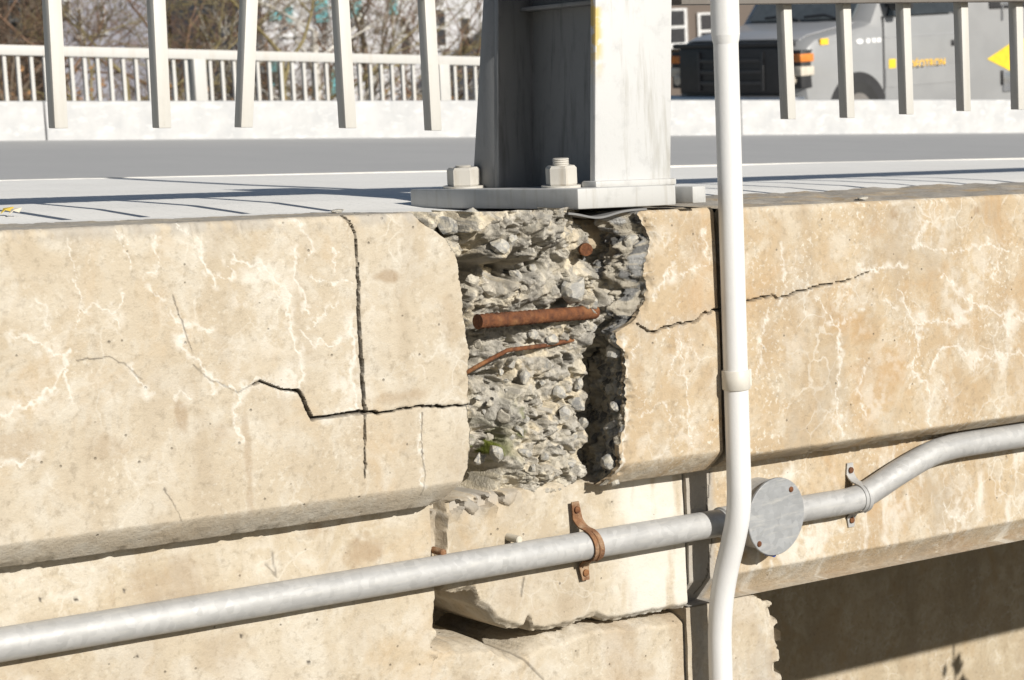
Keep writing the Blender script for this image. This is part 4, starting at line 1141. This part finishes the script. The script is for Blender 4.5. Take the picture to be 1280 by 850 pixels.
# ================================================================== VAN
def car_paint(name, col, rough=.35):
    t = NT(name); c = t.mix(t.ramp(t.noise(3, 4), [(.4, 0.0), (.6, 1.0)]), col, tuple(v*.93 for v in col))
    m_ = t.fin(c, rough, None, 0.1); t.b.inputs["Coat Weight"].default_value = .3; return m_
M['van'] = car_paint('grey_van_paint', (.30, .304, .308))
M['van_black'] = mat_plain('black_trim', (.028, .028, .030), .5)
M['van_hood'] = car_paint('dark_hood_paint', (.34, .346, .36))
M['glass'] = mat_plain('tinted_glass', (.035, .04, .045), .08)
M['glass_sky'] = mat_plain('windshield_glass', (.10, .115, .125), .05)
M['tyre'] = mat_plain('tyre_rubber', (.02, .02, .02), .8)
M['rim'] = mat_plain('dusty_rim', (.16, .15, .14), .6)
M['amber'] = mat_plain('amber_lens', (.62, .20, .04), .3)
M['lamp'] = mat_plain('clear_lens', (.55, .50, .42), .15)
M['chrome'] = mat_plain('bumper_metal', (.45, .46, .48), .25, .8)
M['logo_yellow'] = mat_plain('yellow_lettering', (.80, .47, .03), .5)
M['logo_white'] = mat_plain('white_lettering', (.75, .75, .75), .5)
M['bright_yellow'] = mat_plain('bright_yellow_vinyl', (.70, .50, .03), .5)
M['cone'] = mat_plain('orange_cone_plastic', (.75, .12, .03), .5)
van = thing('van', 'grey cargo van with black grille and yellow lettering behind the parapet', 'van', (14.0, 13.05, ZV), worldparts=False)
VW = 2.02
# side view of the body: x runs back from the nose
def body_loft():
    bm = bmesh.new()
    # sections across the width: inset (plan taper) per station
    prof = [(.10, .28), (.02, .62), (.0, .80), (.0, 1.02), (.05, 1.12), (.16, 1.19), (.50, 1.24), (.93, 1.30), (1.02, 1.335), (1.62, 2.06), (1.80, 2.14), (2.5, 2.17), (2.56, 2.17), (2.56, .28)]
    secs = []
    ys = [0.0, .035, .12, .30, 1.0, VW-1.0, VW-.30, VW-.12, VW-.035, VW]
    nose = [.20, .10, .045, .012, 0, 0, .012, .045, .10, .20]
    drop = [.075, .035, .012, .0, 0, 0, 0, .012, .035, .075]
    for y, nx_, dz in zip(ys, nose, drop):
        ring = []
        for (x, z) in prof:
            xx = x + (nx_ if x < 1.0 else nx_*max(0, (1.7-x)/.7) if x < 1.7 else 0)
            zz = z - (dz if z > 1.1 else 0)
            yy = y
            if z > 1.45:   # tumblehome
                f = (z-1.45)/.72*.13
                yy = y + f*(1 - 2*y/VW)
            ring.append(bm.verts.new((xx, yy, zz)))
        secs.append(ring)
    n = len(prof)
    for A, B in zip(secs[:-1], secs[1:]):
        for k in range(n): bm.faces.new((A[k], A[(k+1) % n], B[(k+1) % n], B[k]))
    bm.faces.new(secs[0]); bm.faces.new(secs[-1][::-1])
    mb = MB(); mb.bm.free(); mb.bm = bm
    return mb
body_loft().build('cab_body', M['van'], van, True, 25)
# hood skin
hd = MB(); bmh = hd.bm; H = []
for (x, z) in ((.09, 1.162), (.20, 1.207), (.50, 1.252), (.93, 1.312)):
    H.append([bmh.verts.new((x + (.06 if e in (0, 4) else 0), y, z - (.014 if e in (0, 4) else 0) + .004)) for e, y in enumerate((.16, .32, 1.01, VW-.32, VW-.16))])
for A, B in zip(H[:-1], H[1:]):
    for k in range(4): bmh.faces.new((A[k], A[k+1], B[k+1], B[k]))
ex = bmesh.ops.extrude_face_region(bmh, geom=list(bmh.faces)); bmesh.ops.translate(bmh, verts=[v for v in ex['geom'] if isinstance(v, bmesh.types.BMVert)], vec=(0, 0, .012))
hd.build('hood', M['van_hood'], van, True, 30)
# grille
gr = MB().box((-.030, .19, .60), (.06, VW-.19, 1.10), .02).build('grille', M['van_black'], van, angle=30)
M['grille_bar'] = mat_plain('grille_bar_plastic', (.045, .045, .048), .45)
for z in (.72, .84, .96):
    b = MB().box((-.046, .50, z-.022), (-.028, VW-.50, z+.022), .006).build('grille_bar', M['grille_bar'], None, angle=30); b.parent = gr
for y in (.50, VW-.54, 1.0):
    b = MB().box((-.050, y, .64), (-.028, y+.04, 1.06), .006).build('grille_bar', M['grille_bar'], None, angle=30); b.parent = gr
MB().box((-.045, .10, 1.10), (.05, VW-.10, 1.15), .015).build('hood_lip', M['van_black'], van, angle=30)
bp = MB(); bp.box((-.10, .03, .38), (.12, VW-.03, .585), .04).build('bumper', M['chrome'], van, angle=30)
for sgn in (0, 1):
    y0 = .02 if sgn == 0 else VW-.20
    def yy(a): return a if sgn == 0 else VW-a
    def bx(nm, x0, x1, ya, yb, z0, z1, mat, par=van, bev=.01):
        a, b = sorted((yy(ya), yy(yb)))
        o = MB().box((x0, a, z0), (x1, b, z1), bev).build(nm, mat, None, angle=30); o.parent = par; return o
    hl = bx('headlight', .02, .21, .012, .20, .66, 1.06, M['van_black'])
    bx('turn_lamp', .0, .20, -.004, .10, .935, 1.02, M['amber'], hl)
    bx('side_lamp', -.005, .10, .105, .195, .935, 1.02, M['amber'], hl)
    bx('lamp_trim', .0, .20, -.006, .18, .79, .89, M['lamp'], hl)
    c = MB().tube([(-.025, yy(.14), .755), (-.02, yy(.14), .755), (.06, yy(.14), .755)], [.05, .06, .06], 16).build('lamp_lens', M['lamp'], None, True, 40); c.parent = hl
# windshield, wipers
ws_ = MB(); ws_.hexa([(1.045, .22, 1.40), (1.045, VW-.22, 1.40), (1.075, VW-.22, 1.40), (1.075, .22, 1.40), (1.575, .30, 2.00), (1.575, VW-.30, 2.00), (1.605, VW-.30, 2.0), (1.605, .30, 2.0)])
for v in ws_.bm.verts: v.co.x -= .028; v.co.z += (.02 if v.co.z > 1.7 else -.045)
ws_.build('windshield', M['glass_sky'], van)
for y in (.35, .95):
    MB().tube([(.97, y, 1.345), (1.01, y+.25, 1.40), (1.0, y+.55, 1.385)], .014, 8).build('wiper', M['van_black'], van)
# door with window, seams, handle, mirror
M['seam'] = M['van_black']
dr = MB(); dr.box((1.28, -.012, .40), (2.50, .02, 1.345), .008).build('door', M['van'], van, angle=30)
door = [o for o in van.children if o.name.startswith('door')][0]
def dpart(nm, lo, hi, mat, bev=.0, par=None):
    o = MB().box(lo, hi, bev).build(nm, mat, None, angle=30); o.parent = par or door; return o
dpart('crease', (1.285, -.016, 1.13), (2.495, -.011, 1.142), M['van_hood'])
dpart('door_seam', (1.262, -.006, .56), (1.282, .03, 1.36), M['van_black'])
dpart('handle', (2.36, -.035, 1.00), (2.48, -.011, 1.06), M['van_black'], .008)
dpart('sill_panel', (1.29, -.018, .60), (2.49, -.011, .80), M['van'])
wq = MB(); wq.hexa([(1.34, .010, 1.36), (2.44, .010, 1.36), (2.44, .03, 1.36), (1.34, .03, 1.36), (1.72, .095, 2.0), (2.44, .095, 2.0), (2.44, .12, 2.0), (1.72, .12, 2.0)])
for v in wq.bm.verts: v.co.y -= .022
wq.build('side_window', M['glass'], van)
MB().box((1.30, -.30, 1.42), (1.44, -.06, 1.82), .03).build('mirror', M['van_black'], van, angle=30)
MB().box((1.34, -.08, 1.46), (1.40, .03, 1.52), .008).build('mirror_arm', M['van_black'], van, angle=30)
MB().box((2.50, -.014, .34), (2.60, .05, 2.14), .0).build('pillar_gap', M['van_black'], van)
# box body
MB().box((2.60, -.035, .30), (6.3, VW+.035, 2.75), .03).build('cargo_box', M['van'], van, angle=30)
bw = MB().box((2.98, -.055, 1.38), (4.2, -.034, 2.1), .02).build('box_window', M['van_black'], van, angle=30)
o = MB().box((3.04, -.062, 1.46), (4.1, -.054, 2.04), .0).build('pane', M['glass_sky'], None); o.parent = bw
for i, (a, c) in enumerate(((3.10, M['bright_yellow']), (3.22, M['lamp']), (3.36, M['bright_yellow']), (3.50, M['chrome']))):
    o = MB().box((a, -.070, 1.465), (a+.10, -.061, 1.54+.03*(i % 2)), .01).build('stowed_item', c, None); o.parent = bw
ar = MB(); ar.prism([(2.94, .82), (3.46, 1.02), (4.2, 1.02), (4.2, .62), (3.46, .62)], -.041, -.034, 'y'); ar.build('yellow_arrow', M['bright_yellow'], van)
for (a, b, z0, z1, mt) in ((3.16, 3.36, 1.385, 1.43, 'chrome'), (3.19, 3.205, 1.22, 1.40, 'chrome'), (3.17, 3.20, .50, .66, 'van_black'), (3.20, 3.40, .42, .64, 'chrome')):
    MB().box((a, -.060, z0+.02), (b, -.034, z1+.02), .004).build('latch', M[mt], van, angle=30)
# wheels
for wx in (.86, 4.55):
    for wy, sg in ((.0, 1), (VW, -1)):
        a_ = MB()
        pts = [(wx + .46*math.cos(t), .33 + .46*math.sin(t)*1.0) for t in np.linspace(0, math.pi, 22)]
        a_.prism(pts + [(wx-.46, .35), (wx+.46, .35)][0:0] , wy-sg*.008, wy+sg*.10, 'y'); a_.build('wheel_arch', M['van_black'], van)
        wh = MB().tube([(wx, wy-sg*.012, .36), (wx, wy+sg*.01, .36), (wx, wy+sg*.24, .36)], [.325, .36, .36], 28).build('wheel', M['tyre'], van, True, 40)
        o = MB().tube([(wx, wy-sg*.022, .36), (wx, wy+sg*.02, .36)], [.20, .235], 22).build('rim', M['rim'], None, True, 40); o.parent = wh
def text(body, size, loc, mat, parent, name='lettering'):
    cu = bpy.data.curves.new(name, 'FONT'); cu.body = body; cu.size = size; cu.extrude = .002; cu.offset = .0015; cu.space_character = 1.05
    tmp = bpy.data.objects.new('tmp', cu); COL.objects.link(tmp)
    dg = bpy.context.evaluated_depsgraph_get(); dg.update()
    me = bpy.data.meshes.new_from_object(tmp.evaluated_get(dg)); bpy.data.objects.remove(tmp)
    for v in me.vertices: v.co = Vector((v.co.x, -v.co.z, v.co.y))
    o = link(name, me, mat, parent); o.location = loc; return o
text('VIDÉOTRON', .118, (1.56, -.016, .785), M['logo_yellow'], van)
MB().prism([(1.34, .70), (1.45, .70), (1.45, .90), (1.34, .90)], -.017, -.012, 'y').build('logo_mark', M['bright_yellow'], van)
MB().prism([(.30, 1.10), (.42, 1.10), (.42, 1.165), (.30, 1.165)], -.006, .01, 'y').build('fender_mark', M['logo_yellow'], van)
MB().prism([(.66, 1.13), (.76, 1.13), (.76, 1.21), (.66, 1.21)], -.006, .01, 'y').build('fender_mark', M['logo_yellow'], van)
MB().prism([(.90+.055*math.cos(t), 1.11+.028*math.sin(t)) for t in np.linspace(0, 2*math.pi, 14)[:-1]], -.008, .01, 'y').build('fender_badge', M['logo_white'], van)
for a in (1.0, 1.09, 1.17):
    MB().prism([(a, 1.087), (a+.06, 1.087), (a+.06, 1.135), (a, 1.135)], -.008, .01, 'y').build('fender_badge', M['logo_white'], van)

# ================================================================== BUILDINGS AND TREES BEYOND
def atd(px, py, d):
    return CAM + (AX_F + AX_R*(px-640)/FPX + AX_U*(425-py)/FPX)*d
def mat_brick():
    t = NT('brown_brick'); b = t.n.new("ShaderNodeTexBrick")
    t.l.new(t.mapping((1, 1, 1)), b.inputs["Vector"])
    b.inputs["Color1"].default_value = (.13, .065, .045, 1); b.inputs["Color2"].default_value = (.17, .09, .065, 1); b.inputs["Mortar"].default_value = (.16, .13, .11, 1)
    b.inputs["Scale"].default_value = 4.0
    return t.fin(b.outputs[0], .9)
M['brick'] = mat_brick()
M['white_frame'] = mat_plain('white_window_frame', (.70, .70, .70), .6)
M['dark_pane'] = mat_plain('dark_window_pane', (.06, .06, .065), .1)
M['pale_wall'] = mat_plain('pale_render_wall', (.62, .62, .64), .8, 0, .1, 1.0)
M['lilac_wall'] = mat_plain('grey_lilac_wall', (.30, .30, .345), .8, 0, .08, .8)
M['teal'] = mat_plain('teal_panel', (.16, .46, .50), .6)
M['tan_wall'] = mat_plain('tan_brick_wall', (.34, .25, .19), .85, 0, .15, 1.5)
def building(label, px0, px1, d, z1, mat, wins=(), depth=9.0, pane=None, frame=None, zg=-6.0):
    a = atd(px0, 60, d); b = atd(px1, 60, d)
    u_ = Vector((b[0]-a[0], b[1]-a[1], 0)); L = u_.length; u_.normalize(); nrm = Vector((-u_.y, u_.x, 0))
    t = thing('building', label, 'building', (a[0], a[1], zg), math.atan2(u_.y, u_.x), worldparts=False)
    MB().box((0, 0, 0), (L, depth, z1-zg)).build('wall', mat, t)
    MB().box((-.2, -.2, z1-zg+.003), (L+.2, depth+.2, z1-zg+.35), .03).build('roof', M['white_frame'] if mat is M['pale_wall'] else M['dark_pane'], t)
    for (x0, x1, y0, y1) in wins:     # measured in picture pixels, on this facade
        k = d/FPX
        xa = (x0-px0)/(px1-px0)*L; xb = (x1-px0)/(px1-px0)*L
        za = atd(x0, y1, d)[2]-zg; zb = atd(x0, y0, d)[2]-zg
        w = MB().box((xa, -.06, za), (xb, .05, zb), .0).build('window', frame or M['white_frame'], t)
        f = .13*(xb-xa); h = (zb-za)
        for q0, q1 in ((.07, .46), (.54, .94)):
            o = MB().box((xa+f, -.075, za+h*q0), (xb-f, -.055, za+h*q1)).build('pane', pane or M['dark_pane'], None); o.parent = w
        o = MB().box((xa-.1, -.16, za-.10), (xb+.1, -.055, za-.003)).build('sill', frame or M['white_frame'], None); o.parent = w
    return t
building('brown brick building with white sash windows behind the van', 812, 1010, 62, 9.0, M['brick'], ((834, 860, 11, 57), (873, 905, 16, 62), (834, 860, -120, -60), (873, 905, -115, -55), (790+150, 975, -80, -20)), 12)
building('tan brick house far behind the van and its box', 1040, 1500, 75, 8.0, M['tan_wall'], ((1150, 1175, -20, 20), (1260, 1290, -15, 30)), 12)
k2 = 95
building('pale apartment block with teal panels behind the bare trees', 330, 720, 95, 14.0, M['pale_wall'],
         ((352, 362, 18, 44), (402, 412, 20, 60), (450, 459, 5, 60), (500, 515, 20, 70), (545, 560, 10, 60), (575, 590, 20, 70)), 14, pane=M['dark_pane'])
tp = bpy.data.objects['building.002'] if 'building.002' in bpy.data.objects else None
for (x0, x1, y0, y1) in ((338, 352, 14, 26), (358, 366, 8, 30), (396, 410, 0, 28), (415, 424, 85, 120), (440, 452, 0, 22), (340, 350, 70, 108), (488, 496, -10, 18), (320, 345, -30, -8)):
    q = atd(x0, y1, 95); q2 = atd(x1, y0, 95)
    if tp:
        L = (tp.matrix_world.translation - Vector(tp.location)).length
        mi = Matrix.Translation(tp.location) @ Matrix.Rotation(tp.rotation_euler.z, 4, 'Z')
        a = mi.inverted() @ Vector(q); b = mi.inverted() @ Vector(q2)
        MB().box((a.x, -.12, a.z), (b.x, .02, b.z)).build('teal_panel', M['teal'], tp)
building('grey lilac apartment block behind the left trees', 78, 150, 85, 12.0, M['lilac_wall'], ((84, 92, -20, 20), (100, 106, 10, 45), (128, 134, 5, 40)), 12)
building('tan brick house behind the leftmost trees', -160, 60, 90, 6.5, M['tan_wall'], ((15, 30, 0, 50), (-20, -5, 0, 50)), 12)
building('pale grey house between the two apartment blocks', 150, 300, 110, 7.5, M['pale_wall'], ((165, 178, 15, 50), (205, 218, 15, 50), (250, 262, 15, 55)), 12)

# ---- bare trees
def bare_tree(px, d, height, trunk_r, mat, label, seed, spread=.55, depth=6, twig=.010, group=None, lean=0.0, name='bare_tree', zg=-6.0, cat='tree', low=.28):
    rs = random.Random(seed)
    q = atd(px, 127, d)
    root = thing(name, label, cat, (q[0], q[1], zg), rs.uniform(0, 6.28), group, worldparts=False)
    V = []; F_ = []
    def seg(path, rad, n):
        base = len(V); up = None
        for i, p in enumerate(path):
            a = path[max(i-1, 0)]; b = path[min(i+1, len(path)-1)]; t = (b-a).normalized()
            if up is None: up = t.orthogonal().normalized()
            up = (up - t*up.dot(t)).normalized(); w = t.cross(up)
            for k in range(n):
                an = 2*math.pi*k/n
                V.append(p + (up*math.cos(an) + w*math.sin(an))*rad[i])
        for i in range(len(path)-1):
            for k in range(n):
                F_.append((base+i*n+k, base+i*n+(k+1) % n, base+(i+1)*n+(k+1) % n, base+(i+1)*n+k))
    tv = []
    H_ = height*(.62); path = []; rad = []
    p = Vector((0, 0, 0)); dirv = Vector((lean, rs.uniform(-.05, .05), 1)).normalized()
    NS = 10
    for i in range(NS+1):
        path.append(p.copy()); rad.append(trunk_r*(1-.62*i/NS))
        dirv = (dirv + Vector((rs.uniform(-.07, .07), rs.uniform(-.07, .07), .05))).normalized(); p = p + dirv*(H_/NS)
    seg(path, rad, 10)
    me = bpy.data.meshes.new('trunk'); me.from_pydata(V, [], F_); me.update(); link('trunk', me, mat, root, True)
    V.clear(); F_.clear()
    def grow(p, dirv, L, r, lev):
        n = 5 if lev < 3 else 4
        pth = [p.copy()]; rd = [r]
        for i in range(4):
            dirv = (dirv + Vector((rs.uniform(-.22, .22), rs.uniform(-.22, .22), rs.uniform(-.10, .18)))).normalized()
            p = p + dirv*(L/4); pth.append(p.copy()); rd.append(max(twig*.6, r*(1-.5*(i+1)/4)))
        seg(pth, rd, n if lev < 4 else 3)
        if lev >= depth: return
        for i in range(3 if lev < 4 else 3):
            k = rs.choice([2, 3, 4, 4]); ax = Vector((rs.uniform(-1, 1), rs.uniform(-1, 1), rs.uniform(-.35, .55))).normalized()
            nd = (dirv*(1-spread) + ax*spread).normalized()
            grow(pth[k], nd, L*rs.uniform(.58, .78), rd[k]*.72, lev+1)
    for i in range(7):
        f = low + (1-low)*(i/6.0); k = f*NS; ki = min(int(k), NS-1)
        base = path[ki].lerp(path[ki+1], k-ki)
        an = i*2.4 + rs.uniform(-.5, .5)
        dv = Vector((math.cos(an), math.sin(an), rs.uniform(.35, .9))).normalized()
        grow(base, dv, height*rs.uniform(.20, .30), rad[ki]*.55, 1)
    me = bpy.data.meshes.new('crown'); me.from_pydata(V, [], F_); me.update(); link('crown', me, mat, root, True)
    return root
G = 'bare trees beyond the far railing'
TR = [(-20, 46, 8.5, .16, 'bark_brown', 'bare brown tree in front of the tan brick house'), (30, 40, 8.0, .12, 'bark_grey', 'slim bare tree rising behind the end of the far railing'),
      (85, 52, 9.0, .18, 'bark_brown', 'bare reddish tree beside the grey lilac block'), (150, 45, 8.5, .17, 'bark_olive', 'bare olive-barked tree just past the grey lilac block'),
      (212, 55, 9.5, .20, 'bark_brown', 'thick dark bare tree in front of the pale grey house'), (262, 48, 8.0, .12, 'bark_grey', 'bare grey tree behind the white railing post'),
      (318, 60, 9.0, .16, 'bark_brown', 'bare tree at the corner of the teal panelled block'), (372, 42, 9.0, .17, 'bark_olive', 'olive forked tree in front of the teal panelled block'),
      (392, 50, 9.5, .22, 'bark_pale', 'pale barked tree next to the olive forked tree'), (470, 52, 9.0, .19, 'bark_grey', 'stout grey bare tree before the pale apartment block'),
      (520, 58, 8.5, .12, 'bark_grey', 'slender grey bare tree before the pale apartment block'), (575, 46, 8.0, .11, 'bark_brown', 'slender brown bare tree nearest the steel post'), (440, 64, 9.0, .15, 'bark_brown', 'brown bare tree behind the stout grey tree')]
for i, (px, d, h, r, mt, lab) in enumerate(TR):
    bare_tree(px, d, h*1.02, r, M[mt], lab, 100+i, .55, 5, .011, G)
# leafy brush along the far side of the street
M['brush'] = mat_plain('dry_brush_twigs', (.19, .13, .085), .95, 0, .3, 3)
M['brush_leaf'] = mat_plain('dead_brown_leaves', (.24, .13, .055), .9, 0, .4, 5)
def shrub(px, d, h, label, seed):
    rs = random.Random(seed); q = atd(px, 127, d)
    root = thing('shrub', label, 'shrub', (q[0], q[1], -6.0), 0, 'dry shrubs beyond the far railing', worldparts=False)
    V = []; F_ = []; LV = []; LF = []
    for i in range(150):
        an = rs.uniform(0, 6.28); r = rs.uniform(0, .6); p = Vector((r*math.cos(an), r*math.sin(an), 0))
        dv = Vector((math.cos(an)*rs.uniform(.02, .35), math.sin(an)*rs.uniform(.02, .35), 1)).normalized(); L = h*rs.uniform(.6, 1.0)
        pts = [p]; 
        for k in range(5):
            dv = (dv + Vector((rs.uniform(-.2, .2), rs.uniform(-.2, .2), rs.uniform(-.05, .1)))).normalized(); p = p + dv*L/5; pts.append(p)
        base = len(V)
        for k, c in enumerate(pts):
            rr = .022*(1-.8*k/5)
            for a in range(3): V.append(c + Vector((rr*math.cos(a*2.09), rr*math.sin(a*2.09), 0)))
        for k in range(5):
            for a in range(3): F_.append((base+k*3+a, base+k*3+(a+1) % 3, base+k*3+3+(a+1) % 3, base+k*3+3+a))
        for k in range(7):
            c = pts[rs.randint(2, 5)] + Vector((rs.uniform(-.2, .2), rs.uniform(-.2, .2), rs.uniform(-.2, .2)))
            u1 = Vector((rs.uniform(-1, 1), rs.uniform(-1, 1), rs.uniform(-1, 1))).normalized(); v1 = u1.orthogonal().normalized(); s_ = rs.uniform(.03, .07)
            b = len(LV); LV.extend([c-u1*s_, c+v1*s_*.6, c+u1*s_, c-v1*s_*.6]); LF.append((b, b+1, b+2, b+3))
    me = bpy.data.meshes.new('stems'); me.from_pydata(V, [], F_); me.update(); link('stems', me, M['brush'], root)
    me = bpy.data.meshes.new('leaves'); me.from_pydata(LV, [], LF); me.update(); link('leaves', me, M['brush_leaf'], root)
    return root
for i, (px, d, h, lab) in enumerate(((10, 38, 5.8, 'tall dry shrub behind the end of the far railing'), (95, 40, 5.2, 'dry shrub below the grey lilac block'), (165, 37, 5.6, 'dry leafy shrub left of the railing post across the road'),
        (225, 42, 5.0, 'low dry shrub before the pale grey house'), (325, 39, 5.2, 'rusty dry shrub below the teal panelled block'), (430, 44, 4.8, 'low dry shrub at the foot of the pale barked tree'), (545, 41, 5.0, 'dry shrub close to the steel post'))):
    shrub(px, d, h, lab, 300+i)
# traffic cone standing beyond the van
def traffic_cone(px, py, d, label):
    c0 = atd(px, py, d)
    t = thing('traffic_cone', label, 'traffic cone', (c0[0], c0[1], c0[2]), worldparts=False)
    MB().box((-.18, -.18, 0), (.18, .18, .04), .01).build('base', M['van_black'], t, angle=30)
    MB().tube([(0, 0, .04), (0, 0, .30), (0, 0, .70)], [.14, .09, .03], 20).build('cone_body', M['cone'], t, True, 40)
    MB().tube([(0, 0, .36), (0, 0, .48)], [.084, .066], 20).build('reflective_band', M['logo_white'], t, True, 40)
    return t

# leafy weed rooted under the edge beam; it shows only by its shadow on the abutment wall
q0 = Vector(at(1192, 842, YA)); tw = (YA - .30)
c0 = q0 + Vector((SUN.x, SUN.y, SUN.z))*(tw/abs(SUN.y))
weed = thing('weed', 'small leafy weed hanging under the ochre edge beam', 'plant', (c0.x, c0.y, c0.z + .10))
M['weed'] = mat_plain('dull_green_leaf', (.07, .09, .03), .8)
rs = random.Random(5)
MB().tube([(c0.x+.01, c0.y, c0.z+.20), (c0.x, c0.y, c0.z+.08), (c0.x+.01, c0.y-.01, c0.z-.02), (c0.x-.01, c0.y-.01, c0.z-.10)], [.006, .005, .004, .002], 8).build('stem', M['weed'], weed)
for i in range(9):
    b = Vector((c0.x + rs.uniform(-.07, .07), c0.y + rs.uniform(-.03, .03), c0.z + rs.uniform(-.12, .06)))
    a = rs.uniform(0, 6.28); u1 = Vector((math.cos(a), 0, math.sin(a))); v1 = Vector((-math.sin(a), 0, math.cos(a))); L = rs.uniform(.028, .045)
    bm = bmesh.new()
    pts = [(-1, 0, 0), (-.35, .42, .1), (.3, .38, .12), (1, 0, 0), (.3, -.38, .12), (-.35, -.42, .1)]
    f_ = bm.faces.new([bm.verts.new(b + u1*(x*L) + v1*(y*L) + Vector((0, d*L, 0))) for x, y, d in pts])
    ex = bmesh.ops.extrude_face_region(bm, geom=[f_]); bmesh.ops.translate(bm, verts=[v for v in ex['geom'] if isinstance(v, bmesh.types.BMVert)], vec=(0, .0015, 0))
    mb = MB(); mb.bm.free(); mb.bm = bm
    mb.build('leaf', M['weed'], weed)
